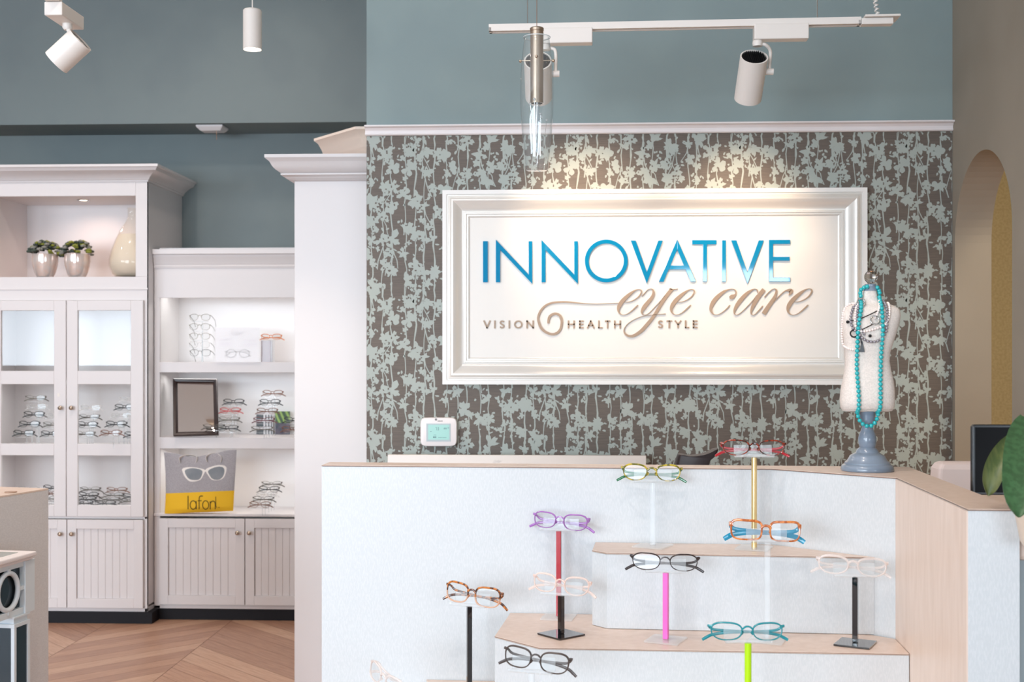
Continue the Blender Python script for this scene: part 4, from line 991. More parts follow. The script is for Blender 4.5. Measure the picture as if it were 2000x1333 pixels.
# ================================================================== SHELF OBJECTS
GLY = {'l': [[(0,0),(0,1)]], 'a': 'a', 'f': [[(.55,.02),(.32,.0),(.18,.08),(.15,.25),(.15,1)],[(0,.36),(.42,.36)]], 'o': 'o', 'n': [[(0,1),(0,.4)],[(0,.58),(.12,.42),(.35,.38),(.5,.46),(.54,.6),(.54,1)]],
       't': [[(.12,.1),(.12,.85),(.2,.97),(.34,1.0)],[(0,.38),(.34,.38)]]}
def word(mb, text, F_, x0, x1, y0, y1, sw):
    """thin lower-case word; F_(u, v) maps picture-pixel coords to a 3D point plus normal offset"""
    adv = {'l': .22, 'a': .82, 'f': .52, 'o': .82, 'n': .74, 't': .5}; tot = sum(adv[c] for c in text); sx = (x1-x0)/tot; x = x0; H = y1-y0
    for ch in text:
        segs = []
        if ch in 'oa':
            r = .33; segs.append([(r+r*math.cos(2*math.pi*i/18), .68+.32*math.sin(2*math.pi*i/18)) for i in range(19)])
            if ch == 'a': segs.append([(2*r, .38), (2*r, 1.0)])
        else: segs = GLY[ch]
        for s_ in segs:
            q = [(x+u*sx, y0+v*H) for u, v in s_]; L = []; Rr = []
            q = [(a_[0]+(b_[0]-a_[0])*i_/6, a_[1]+(b_[1]-a_[1])*i_/6) for a_, b_ in zip(q, q[1:]) for i_ in range(6)]+[q[-1]]
            for i, p in enumerate(q):
                a = q[max(0, i-1)]; b = q[min(len(q)-1, i+1)]; dx, dy = b[0]-a[0], b[1]-a[1]; l = math.hypot(dx, dy) or 1
                L.append(F_(p[0]-dy/l*sw/2, p[1]+dx/l*sw/2)); Rr.append(F_(p[0]+dy/l*sw/2, p[1]-dx/l*sw/2))
            k = len(q); mb.add(L+Rr, [(i, i+1, k+i+1, k+i) for i in range(k-1)])
        x += adv[ch]*sx
def tote():
    d = 7.025
    TLc, TRc, BRc, BLc = (320, 884), (462, 879), (455.5, 998.5), (321.5, 1004.5)
    b = D(390, 1003, d); zt = zf3+0.001
    t = thing('tote_bag', 'grey canvas tote with white sunglasses print and yellow base panel on the lowest open shelf', 'bag', (b.x, b.y, zf3))
    NU, NV = 64, 48
    dip = lambda u: 11*math.exp(-((u-.42)/.24)**2) + 3*math.exp(-((u-.72)/.1)**2)
    def pxy(u, v):
        x = (TLc[0]*(1-u)+TRc[0]*u)*(1-v)+(BLc[0]*(1-u)+BRc[0]*u)*v; y = (TLc[1]*(1-u)+TRc[1]*u)*(1-v)+(BLc[1]*(1-u)+BRc[1]*u)*v
        y += dip(u)*(1-v)**4; x += -2.0*math.sin(v*math.pi)*(1-u)*-1.5
        return x, y
    def bulge(u, v): return (math.sin(math.pi*min(max(u, 0), 1))**.6)*(0.25+0.75*v**.7*(1-max(0, v-.93)*8))*0.05 + 0.003*math.sin(u*9+v*5)*math.sin(v*7+1) + .002*math.sin(u*21-v*9)
    def surf(u, v, off=0.0):
        x, y = pxy(u, v); p = D(x, y, d - bulge(u, v)*.8 - off); p.z = max(p.z, zf3+.0015); return p
    vy = lambda u: 0.655-0.03*0
    mg = mk('grey_canvas', (172, 168, 172), 0.85, col2=(156, 152, 156), scale=260, bump=.25, bscale=500); my = mk('yellow_canvas', (236, 186, 34), 0.8, bump=.2, bscale=400)
    m = MB(); V = [surf(i/NU, j/NV) for j in range(NV+1) for i in range(NU+1)]; Fs = []; back = [D(*pxy(i/NU, j/NV), d+.012+.03*math.sin(math.pi*i/NU)*(j/NV)) for j in range(NV+1) for i in range(NU+1)]
    for p in back: p.z = max(p.z, zf3+.0015)
    W_ = NU+1
    cut = 31.5/48
    m.add(V, [], 0); m.add(back, [], 0); NB = len(V)
    for j in range(NV):
        mi = 1 if (j+.5)/NV > cut else 0
        for i in range(NU):
            a = j*W_+i; m.f.append((a, a+W_, a+W_+1, a+1)); m.m.append(mi); m.f.append((NB+a, NB+a+1, NB+a+W_+1, NB+a+W_)); m.m.append(mi)
        for i in (0, NU):
            a = j*W_+i; f = (a, NB+a, NB+a+W_, a+W_); m.f.append(f if i == 0 else f[::-1]); m.m.append(mi)
    for i in range(NU):
        a = NV*W_+i; m.f.append((a, NB+a, NB+a+1, a+1)); m.m.append(1)
    o = m.build('bag_body', [mg, my], t, smooth=60)
    # map picture pixels to (u, v)
    def inv(x, y):
        v = (y-882)/(1001-882); v = min(max(v, .02), .98)
        u = .5
        for _ in range(6):
            xx, yy = pxy(u, v); u += (x-xx)/140; v += (y-yy)/121
        return u, v
    Fm = lambda x, y: surf(*inv(x, y), 0.0016); Fm2 = lambda x, y: surf(*inv(x, y), 0.0026)
    zz = lambda x, y: (310+x/9.524, 870+y/9.524)
    m = MB(); word(m, 'lafon', Fm, *[zz(v, 0)[0] for v in (545, 1085)], zz(0, 945)[1], zz(0, 1195)[1], 1.7)
    L2 = [zz(1060, 960), zz(1062, 1130), zz(1078, 1160), zz(1098, 1165)]; 
    for a, b_ in zip(L2, L2[1:]): m.add([Fm(a[0]-.6, a[1]), Fm(a[0]+.6, a[1]), Fm(b_[0]+.6, b_[1]), Fm(b_[0]-.6, b_[1])], [(0, 1, 2, 3)])
    c = zz(1120, 1160); m.add([Fm(c[0]-.8, c[1]-.8), Fm(c[0]+.8, c[1]-.8), Fm(c[0]+.8, c[1]+.8), Fm(c[0]-.8, c[1]+.8)], [(0, 1, 2, 3)])
    m.build('lettering', mk('olive_print', (92, 72, 14), 0.8), t)
    def poly(pts, Fq, mat, nm):
        q = catmull([zz(*p) for p in pts], 5, True); cxx = sum(p[0] for p in q)/len(q); cyy = sum(p[1] for p in q)/len(q)
        m_ = MB(); n = len(q); mid = [((p[0]+cxx)/2, (p[1]+cyy)/2) for p in q]
        m_.add([Fq(cxx, cyy)]+[Fq(*p) for p in mid]+[Fq(*p) for p in q], [(0, 1+i, 1+(i+1) % n) for i in range(n)]+[(1+i, 1+n+i, 1+n+(i+1) % n, 1+(i+1) % n) for i in range(n)])
        m_.build(nm, mat, t)
    mw = mk('white_print', (238, 232, 226), 0.7); ml = mk('slate_print', (112, 120, 128), 0.7, col2=(140, 144, 148), scale=12, lo=.3, hi=.7)
    poly([(440,440),(560,410),(740,425),(860,465),(830,560),(780,640),(690,675),(580,675),(500,610),(455,530)], Fm, mw, 'sunglasses_print')
    poly([(870,460),(980,400),(1120,370),(1230,385),(1262,440),(1235,560),(1180,630),(1090,655),(990,645),(930,580)], Fm, mw, 'sunglasses_print')
    poly([(810,468),(860,462),(915,458),(920,505),(870,495),(815,515)], Fm, mw, 'sunglasses_print')
    poly([(490,470),(600,430),(720,440),(808,480),(800,560),(755,635),(660,650),(570,630),(510,560)], Fm2, ml, 'lens_print')
    poly([(920,480),(1010,425),(1120,400),(1200,420),(1222,480),(1200,570),(1140,635),(1060,645),(990,620),(940,550)], Fm2, ml, 'lens_print')
    m = MB()
    for a, b_, hgt in (((352, 894), (384, 893), -6), ((404, 892), (432, 893), -11)):
        p, q = D(*a, d-.02), D(*b_, d-.015); mid = (p+q)/2+Vector((0, .02, -hgt*.003*.5)); m.ribbon(catmull([tuple(p-Vector((0,0,.03))), tuple(p), tuple(mid), tuple(q), tuple(q-Vector((0,0,.03)))], 5), 0.018, 0.003, (0, -1, .5))
    m.build('handle', mk('cream_webbing', (232, 226, 220), 0.8), t)
tote()
def mirror():
    f0, f1 = 7.14, 7.02
    c = [D(338.5, 741, f0), D(424.5, 742, f0), D(427.3, 850.8, f1), D(339.5, 853.0, f1)]
    base = (c[2]+c[3])/2; lift = zf2+0.001-min(c[2].z, c[3].z); c = [p+Vector((0,0,max(0, lift))) for p in c]
    t = thing('framed_mirror', 'small leaning mirror in a dark brown frame on the middle open shelf', 'mirror', (base.x, base.y, zf2))
    n = (c[1]-c[0]).cross(c[3]-c[0]).normalized(); n = n if n.y < 0 else -n; cen = sum(c, Vector())/4
    def ring(k, o):
        r_ = []
        for i, p in enumerate(c):
            a = (c[(i+1) % 4]-p).normalized(); b = (c[i-1]-p).normalized(); r_.append(p+(a+b)*k+n*o)
        return r_
    m = MB(); m.loft([ring(0, -.006), ring(0, .012), ring(.004, .016), ring(.012, .014), ring(.018, .012), ring(.022, .006), ring(.025, .002)], True, False); m.plate(ring(0.001, -.006), n*-.002)
    m.build('frame', mk('dark_brown_frame', (44, 28, 26), 0.35), t, smooth=20)
    gl = MB().plate(ring(.0235, 0.0005), n*.0015).build('mirror_glass', M_MIRROR, t)
    A = D(374, 832, 7.0)
    def Fq(x, y): return PL(x, y, c[0]+n*.0026, n)
    m = MB(); word(m, 'lafont', Fq, 371, 396, 831.5, 843, .8); m.build('lettering', mk('grey_print', (138, 128, 124), 0.6), gl)
mirror()
def posters():
    d = 7.02; a, b_ = D(420, 640, d), D(507.5, 707.5, d)
    t = thing('counter_card', 'white display card with round eyeglasses drawing and thin wordmark on the top shelf', 'sign', ((a.x+b_.x)/2, a.y, zf1))
    z0 = zf1+.001; MB().box((a.x, a.y, z0), (b_.x, a.y+.004, a.z)).build('card', mk('card_white', (236, 232, 233), 0.5), t)
    m = MB().box((a.x-.012, a.y-.004, z0), (b_.x+.008, a.y-.0015, a.z+.002)); m.build('acrylic_sleeve', clear('thin_sleeve', (255,255,255), 0.03, ior=1.25), t)
    y = a.y-.0006; Fq = lambda x, yy: Y(x, yy, y) 
    m = MB(); zz = lambda x, yy: (350+x/9.524, 600+yy/9.524)
    word(m, 'lafont', Fq, zz(970, 0)[0], zz(1205, 0)[0], zz(0, 440)[1], zz(0, 530)[1], .55)
    m.build('lettering', mk('pale_grey_print', (176, 168, 170), 0.6), t)
    m = MB()
    for x0, y0, x1, y1 in ((745,590,985,630),(745,665,985,725),(1200,600,1440,640),(1200,680,1440,725)):
        for k in range(3):
            p0 = zz(x0, y0+(y1-y0)*k/3); p1 = zz(x1, y0+(y1-y0)*(k+.6)/3); q0, q1 = Fq(*p0), Fq(*p1); m.add([(q0.x, y, q0.z), (q1.x, y, q0.z), (q1.x, y, q1.z), (q0.x, y, q1.z)], [(0, 1, 2, 3)])
    m.build('small_print', mk('lilac_print', (226, 218, 222), 0.6), t)
    m = MB()
    for cxp in (965, 1212):
        pts = [Fq(*zz(cxp+92*math.cos(2*math.pi*i/24), 867+74*math.sin(2*math.pi*i/24))) for i in range(24)]; m.tube(pts, .0011, 6, 0, True)
    for l in ([(840,828),(940,845),(1080,830),(1210,845),(1330,828)], [(1055,835),(1088,830),(1115,835)], [(950,850),(880,900),(840,920)], [(1230,850),(1290,890),(1330,920)]):
        m.tube([Fq(*zz(*p)) for p in l], .0011, 6)
    m.build('eyeglasses_drawing', mk('grey_ink', (118, 110, 104), 0.6), t)
    # plant picture, then a panel with painted riser reflections
    d = 7.26; a, b_ = Y(536, 804, 7.24), Y(566, 851, 7.24)
    t = thing('plant_picture', 'small picture of green leaves leaning behind the eyeglasses on the middle shelf', 'picture', ((a.x+b_.x)/2, a.y, zf2))
    mp = bpy.data.materials.new('leaf_print'); mp.use_nodes = True; nt = mp.node_tree; bs = nt.nodes['Principled BSDF']; bs.inputs['Roughness'].default_value = .4
    tc = nt.nodes.new('ShaderNodeTexCoord'); wv = nt.nodes.new('ShaderNodeTexWave'); mpn = nt.nodes.new('ShaderNodeMapping'); mpn.inputs['Rotation'].default_value = (0, R(24), 0)
    wv.inputs['Scale'].default_value = 10; wv.inputs['Distortion'].default_value = 3; cr = nt.nodes.new('ShaderNodeValToRGB')
    cr.color_ramp.elements[0].color = rgb((44, 74, 34)); cr.color_ramp.elements[1].color = rgb((146, 178, 84)); cr.color_ramp.elements[0].position = .3
    nt.links.new(tc.outputs['Object'], mpn.inputs[0]); nt.links.new(mpn.outputs[0], wv.inputs['Vector']); nt.links.new(wv.outputs[0], cr.inputs[0]); nt.links.new(cr.outputs[0], bs.inputs['Base Color'])
    zc_ = a.z-(a.z-zf2)*.5
    MB().box((a.x, a.y, zc_), (b_.x, a.y+.008, a.z)).build('leaf_panel', mp, t)
    MB().box((a.x, a.y, zf2+.001), (b_.x, a.y+.008, zc_)).build('dusk_panel', mk('dusk_print', (92, 84, 96), 0.5, col2=(60, 66, 78), scale=30, lo=.4, hi=.6), t)
    a, b_ = Y(500, 806, 7.24), Y(533, 851, 7.24)
    t = thing('reflection_panel', 'dark riser reflections painted on a panel behind the eyeglasses on the middle shelf', 'picture', ((a.x+b_.x)/2, a.y, zf2))
    MB().box((a.x, a.y, zf2+.001), (b_.x, a.y+.006, a.z)).build('backing', mk('panel_pale', (214, 212, 214), 0.5), t)
    m = MB()
    for k in range(3):
        zt_ = a.z-.012-(a.z-zf2)*k*.34; zb_ = zt_-(a.z-zf2)*.22
        m.box((a.x+.003, a.y-.0008, zb_), (a.x+.045, a.y, zt_))
        for j in range(3): m.box((a.x+.056+j*.017, a.y-.0008, zb_), (a.x+.063+j*.017, a.y, zt_))
    m.build('reflection_bars', mk('slate_reflection', (84, 92, 96), 0.5), t)  # reflections of the clear risers, painted as dark bars
posters()

# ------------------------------------------------------------------ niche ornaments
ZN = cz(541, 200, YL)
def succulent_pot(px, label, seed):
    d = 7.02; r = 24.5/FPX*d; b = DY(px, d); t = thing('potted_succulent', label, 'plant', (b.x, b.y, ZN+.0005), 'succulents in the niche')
    H = (545-500)/FPX*d
    m = MB().lathe([(0, 0.001), (r*.62, 0.001), (r*.80, H*.2), (r*.95, H*.5), (r*1.0, H*.72), (r*.985, H), (r*.94, H), (r*.95, H*.72), (r*.9, H*.5), (0, H*.35)], (0,0,0), 36)
    m.build('pot', mk('mercury_glass', (232, 208, 196), 0.14, 0.35, col2=(224, 214, 210), scale=40, lo=.3, hi=.7), t, True, smooth=50)
    rnd = random.Random(seed)
    ms = [mk('succulent_dark', (62, 74, 66), 0.6), mk('succulent_lime', (126, 132, 44), 0.6), mk('succulent_grey', (136, 136, 128), 0.7)]
    mm = [MB(), MB(), MB()]
    for k in range(90):
        a = rnd.random()*6.28; rr = math.sqrt(rnd.random())*r*1.26; x, y = rr*math.cos(a), rr*math.sin(a); z = H*1.0 + .085*(1-(rr/(r*1.5))**2)*rnd.uniform(.6, 1) - (.03 if rr > r else 0)*rnd.random()
        ki = rnd.choice((0, 0, 1, 2, 2)) if x < 0 else rnd.choice((0, 1, 1, 2, 0))
        s_ = rnd.uniform(.011, .018)
        for j in range(7):
            b2 = 2*math.pi*j/7+rnd.random(); mm[ki].ball((x+math.cos(b2)*s_*.6, y+math.sin(b2)*s_*.6, z+s_*.15), s_*.5, 6, 4, 0, (1, 1, .9))
        mm[ki].ball((x, y, z+s_*.35), s_*.5, 6, 4)
    for m_, mt, nm in zip(mm, ms, ('dark_leaves', 'lime_leaves', 'grey_leaves')): m_.build(nm, mt, t, True, smooth=60)
    MB().lathe([(0, H*.8), (r*.9, H*.8), (r*.9, H*.96), (0, H*1.02)], (0,0,0), 20).build('soil', mk('moss', (84, 80, 60), .9), t, True)
succulent_pot(88, 'left of two mercury glass pots with grey-green succulents in the niche', 3)
succulent_pot(151, 'right of two mercury glass pots with grey-green succulents in the niche', 8)
def flask():
    d = 7.06; k = d/FPX; b = DY(258, d); t = thing('glass_vase', 'clear flask-shaped vase filled with cream sand beside the niche right edge', 'vase', (b.x, b.y, ZN+.0005))
    P = [(0, 0), (30, 0), (38, 6), (43.5, 22), (44, 34), (40, 52), (32, 74), (22, 94), (13, 108), (9, 118), (8.8, 134), (10, 136)]
    out = [(r*k, z*k+.001) for r, z in P]; inn = [((max(r-2, 0))*k, z*k+.003) for r, z in reversed(P)]
    MB().lathe(out+inn[:-1], (0,0,0), 40).build('glass_body', clear('flask_glass', (255, 253, 250), .02), t, True, smooth=60)
    S_ = [(0, 3), (29, 3), (36, 8), (41, 22), (41.5, 34), (37.5, 52), (29.5, 74), (25, 84), (0, 85)]
    MB().lathe([(r*k, z*k+.001) for r, z in S_], (0,0,0), 40).build('sand_fill', mk('cream_sand', (226, 218, 206), .9, spec=.1), t, True, smooth=50)
flask()

# ================================================================== LIGHT FITTINGS
def can_lamp(parent, rear, axis, L, r, fins=True):
    """cylinder lamp head; rear = centre of the finned end, axis points to the light opening"""
    ax = Vector(axis).normalized(); m = MB()
    m.lathe([(r*.90, .006), (r*.90, -.0005), (r, 0), (r, L), (r*.93, L), (r*.90, L-.02), (0, L-.025)], rear, 40, 0, ax)
    h = m.build('lamp_head', M_WMETAL, parent, smooth=40)
    MB().lathe([(0, .004), (r*.90, .004)], rear, 32, 0, ax).build('rear_cap', M_BLACK, h)
    if fins:
        q = Vector((0,0,1)).rotation_difference(ax); f = MB()
        for i in range(-6, 7):
            for j in range(-6, 7):
                x, y = i*r*.14, j*r*.14
                if math.hypot(x, y) < r*.84:
                    p = Vector(rear)+q @ Vector((x, y, .004)); f.tube([p, p-ax*.007], .0014, 5)
        f.build('cooling_pins', M_BLACK, h)
    MB().lathe([(0, L-.02), (r*.88, L-.02)], rear, 32, 0, ax).build('light_disc', M_LAMPON, h)
    return h
def track():
    zt = Z(955, 50, 0).z; P0 = D(955.5, 50, 4.0); zt = P0.z; P1 = Z(1680, 35.5, zt)
    u = (P1-P0).normalized(); v = Vector((-u.y, u.x, 0)); 
    t = thing('track_light', 'suspended white track rail with two spotlights in front of the teal wall', 'track light', (P0.x, P0.y, zt))
    def bx(s0, s1, v0, v1, z0, z1, m):
        q = lambda s, w, z: P0+u*s+v*w+Vector((0,0,z)); m.hexa([q(s0, v0, z0), q(s1, v0, z0), q(s1, v1, z0), q(s0, v1, z0)], [q(s0, v0, z1), q(s1, v0, z1), q(s1, v1, z1), q(s0, v1, z1)])
    L = (P1-P0).length; m = MB(); w = .018
    bx(0, L, -w, w, -.010, 0, m); bx(0, L, -w, -w*.45, -.022, -.010, m); bx(0, L, w*.45, w, -.022, -.010, m); bx(0, .008, -w, w, -.022, -.01, m); bx(L-.008, L, -w, w, -.022, -.01, m)
    m.build('rail', M_WMETAL, t)
    s_of = lambda px: ((px-955.5)/(1680-955.5))*L
    m = MB(); bx(L+.001, L+.10, -w, w*.9, -.024, -.004, m); bx(L+.01, L+.12, -.03, .05, -.003, .004, m); m.build('power_feed', M_WMETAL, t, bevel=.0015)
    m = MB()
    for px in (1032, 1598): p = P0+u*s_of(px); m.tube([p, p+Vector((0, 0, CEIL-zt))], .0016, 6)
    m.build('suspension_wire', M_SILVER, t)
    p = P0+u*(L+.055); pts = [p+Vector((.006*math.cos(i*1.1)-.02*i/60, .006*math.sin(i*1.1), i*.0022*1.0+.004)) for i in range(110)]
    MB().tube(pts, .0026, 6).build('curly_cable', M_WMETAL, t, smooth=60)
    MB().tube([pts[-1], pts[-1]+Vector((-.05, .02, .5)), Vector((pts[-1].x-.06, pts[-1].y, CEIL))], .0026, 6).build('cable', M_WMETAL, t)
    k = 4.0/FPX
    for (x0, x1, rearpx, jx, ax) in ((1064, 1160.5, (1050.5, 119), 1077, (0.0, .82, -.57)), (1475, 1580, (1473, 111), 1492, (-.03, .70, -.72))):
        m = MB(); bx(s_of(x0), s_of(x1), -.021, .024, -.066, -.016, m); ad = m.build('adapter', M_WMETAL, t, bevel=.003)
        j = P0+u*s_of(jx-2)+Vector((0, 0, -.066)); m = MB().lathe([(0, 0), (.015, 0), (.017, -.008), (.015, -.018), (0, -.018)], j+Vector((-.012, 0, 0)), 20)
        m.build('swivel', M_WMETAL, ad, smooth=40)
        rear = D(*rearpx, 3.93); axv = Vector(ax).normalized(); r = .0445
        mid = rear+axv*.055; side = Vector((1, 0, 0))
        kn = mid+side*(r+.012)
        a1 = MB().tube(catmull([tuple(j+Vector((-.004, 0, -.010))), tuple(j+Vector((.014, .0, -.014))), tuple(Vector((kn.x, (j.y+kn.y)/2, j.z-.03))), tuple(kn+Vector((0, 0, .02))), tuple(kn)], 6), .0055, 12)
        a1.tube([mid+side*(r-.004), kn+side*.012], .0105, 16)
        a1.build('arm', M_WMETAL, ad, smooth=50)
        can_lamp(ad, rear, axv, .155, r)
    return
track()
for px, tx in ((1052, 1165), (1472, 1440)):
    p = D(px, 150, 4.18); tgt = Y(tx, 455, YW)
    spot('sign_spot', tuple(p + Vector((0, .02, -.03))), tuple(tgt), 31 if px < 1200 else 26, (1.0, 0.72, 0.48), 62, 1.0, 0.03)

def track_left():
    zt = D(86, 3, 3.5).z; a, b = D(86, 3, 3.5), D(122, 3, 3.5)
    t = thing('track_spotlight', 'white cylinder spotlight on a depth-running track at top left', 'spotlight', (a.x, a.y, zt))
    MB().box((a.x+.006, 1.0, zt+.001), (b.x-.006, a.y+.015, zt+.022)).build('rail', M_WMETAL, t)
    ad = MB().box((a.x, a.y, zt-.039), (b.x, a.y+.16, zt)).build('adapter', M_WMETAL, t, bevel=.003)
    m = MB(); j = D(140, 52, 3.62); m.lathe([(0, 0), (.014, 0), (.0145, -.012), (.010, -.018), (0, -.018)], (j.x, j.y-.03, zt-.039), 20)
    rear = D(157.5, 78, 3.57); axv = (D(111, 121, 3.575)-rear).normalized()
    m.tube([(j.x, j.y-.03, zt-.05), rear+axv*.02], .007, 12); m.build('swivel', M_WMETAL, ad, smooth=40)
    can_lamp(ad, rear, axv, .098, .040, False)
track_left()
def pendant_can():
    d = 4.5; c = D(493, 97, d); r = 18/FPX*d; H = 78/FPX*d
    t = thing('pendant_light', 'small white cylinder pendant lamp hanging in front of the recess', 'pendant lamp', (c.x, c.y, c.z))
    MB().lathe([(r*.93, .012), (r*.95, 0), (r, 0), (r, H-.004), (r-.004, H), (0, H)], (0,0,0), 36).build('lamp_body', M_WMETAL, t, True, smooth=40)
    MB().lathe([(0, .004), (r*.94, .004)], (0,0,0), 32).build('light_disc', M_LAMPON, t, True)
    MB().tube([(0, 0, H), (0, 0, CEIL-c.z)], .0022, 6).build('cord', M_WMETAL, t, True)
    MB().lathe([(0, CEIL-c.z-.02), (.04, CEIL-c.z-.02), (.05, CEIL-c.z-.001), (0, CEIL-c.z-.001)], (0,0,0), 24).build('ceiling_rose', M_WMETAL, t, True)
    spot('pendant_glow', (c.x, c.y, c.z-.01), (c.x, c.y, 0), 25, WARM, 80, .6, .03)
pendant_can()
def glass_pendant():
    d = 3.1; k = d/FPX; b = D(1048.5, 333, d)
    t = thing('glass_pendant', 'clear blown glass pendant with a nickel tube hanging in front of the sign wall', 'pendant lamp', tuple(b))
    P = [(0, 0), (20, 0), (22, 2), (25, 30), (29, 70), (32, 110), (33, 150), (32, 190), (29, 225), (26, 250), (24, 260)]
    out = [(r*k, z*k) for r, z in P]; inn = [((r-1.3)*k, z*k+.0015) for r, z in reversed(P[1:])]+[(0, .002)]
    MB().lathe(out+inn, (0,0,0), 40).build('glass_shade', M_PEND, t, True, smooth=60)
    MB().tube([(26*k*math.cos(a), 26*k*math.sin(a), 260*k) for a in [2*math.pi*i/32 for i in range(32)]][::1], .0013, 6, 0, True).build('rim', clear('rim_glass', (230, 236, 238), .35), t, True, smooth=60)
    z0, z1 = (333-202)*k, (333-54)*k; r = 12.8*k; sx = .5*k
    tb = MB().lathe([(r*.84, z0+.02), (r*.86, z0), (r, z0), (r, z1-.010), (r*1.06, z1-.009), (r*1.06, z1-.002), (r*.9, z1), (0, z1)], (0,0,0), 36).build('socket_tube', M_NICKEL, t, True, smooth=40)
    MB().lathe([(0, z0+.014), (r*.84, z0+.014)], (0,0,0), 24).build('socket_inside', M_BLACK, tb, True)
    MB().tube([(0, 0, z1), (0, 0, CEIL-b.z)], .0009, 6).build('wire', M_BRONZE, t, True)
    m = MB(); zc = (333-118)*k
    for x, y in ((1, .15), (-1, .15), (0, -1), (0, 1)):
        e = 33*k*.98; m.tube([(x*r*.9, y*r*.9, zc), (x*e, y*e, zc+.001)], .0013, 8); m.ball((x*e, y*e, zc), .0038, 10, 8)
    m.build('set_screw', M_NICKEL, t, True, smooth=60)
    # lamp bulb and wires with beads inside
    m = MB().lathe([(0, (333-300)*k), (5*k, (333-297)*k), (7.5*k, (333-280)*k), (7*k, (333-245)*k), (5*k, (333-226)*k), (4*k, (333-205)*k)], (0,0,0), 20)
    m.build('bulb', clear('bulb_glass', (240, 246, 250), .12, ior=1.6), t, True, smooth=60)
    rnd = random.Random(5); m = MB(); mb_ = MB()
    for i in range(9):
        a = rnd.random()*6.28; x, y = math.cos(a)*16*k*rnd.uniform(.5, 1.3), math.sin(a)*16*k; zt_ = rnd.uniform(80, 140)*k
        p = (x, y, zt_); q = (x*.35+rnd.uniform(-.006, .006), y*.35, rnd.uniform(4, 40)*k); m.tube([p, q], .00045, 5); mb_.ball(p, .0034, 10, 8)
    m.build('filament_wire', M_SILVER, t, True); mb_.build('glass_bead', clear('bead_glass', (220, 226, 228), .3, ior=1.6), t, True, smooth=60)
glass_pendant()
def detector():
    p = Z(414, 240, ZS); x, y = p.x, (YS+YB)/2-.08
    t = thing('exit_detector', 'small white detector with a dangling pull chain under the soffit', 'detector', (x, y, ZS))
    a, b = Y(388, 0, y), Y(440, 0, y)
    m = MB(); h = .032; m.hexa([(a.x+.02, y-.035, ZS-h), (b.x-.02, y-.035, ZS-h), (b.x-.02, y+.05, ZS-h), (a.x+.02, y+.05, ZS-h)], [(a.x, y-.06, ZS-.012), (b.x, y-.06, ZS-.012), (b.x, y+.07, ZS-.012), (a.x, y+.07, ZS-.012)])
    m.box((a.x, y-.06, ZS-.012), (b.x, y+.07, ZS-.0005)); m.build('housing', M_TRIM, t, bevel=.003)
    MB().tube([(b.x-.045, y-.03, ZS-h), (b.x-.043, y-.03, ZS-h-.055)], .0016, 6).build('pull_chain', M_BRONZE, t)
detector()

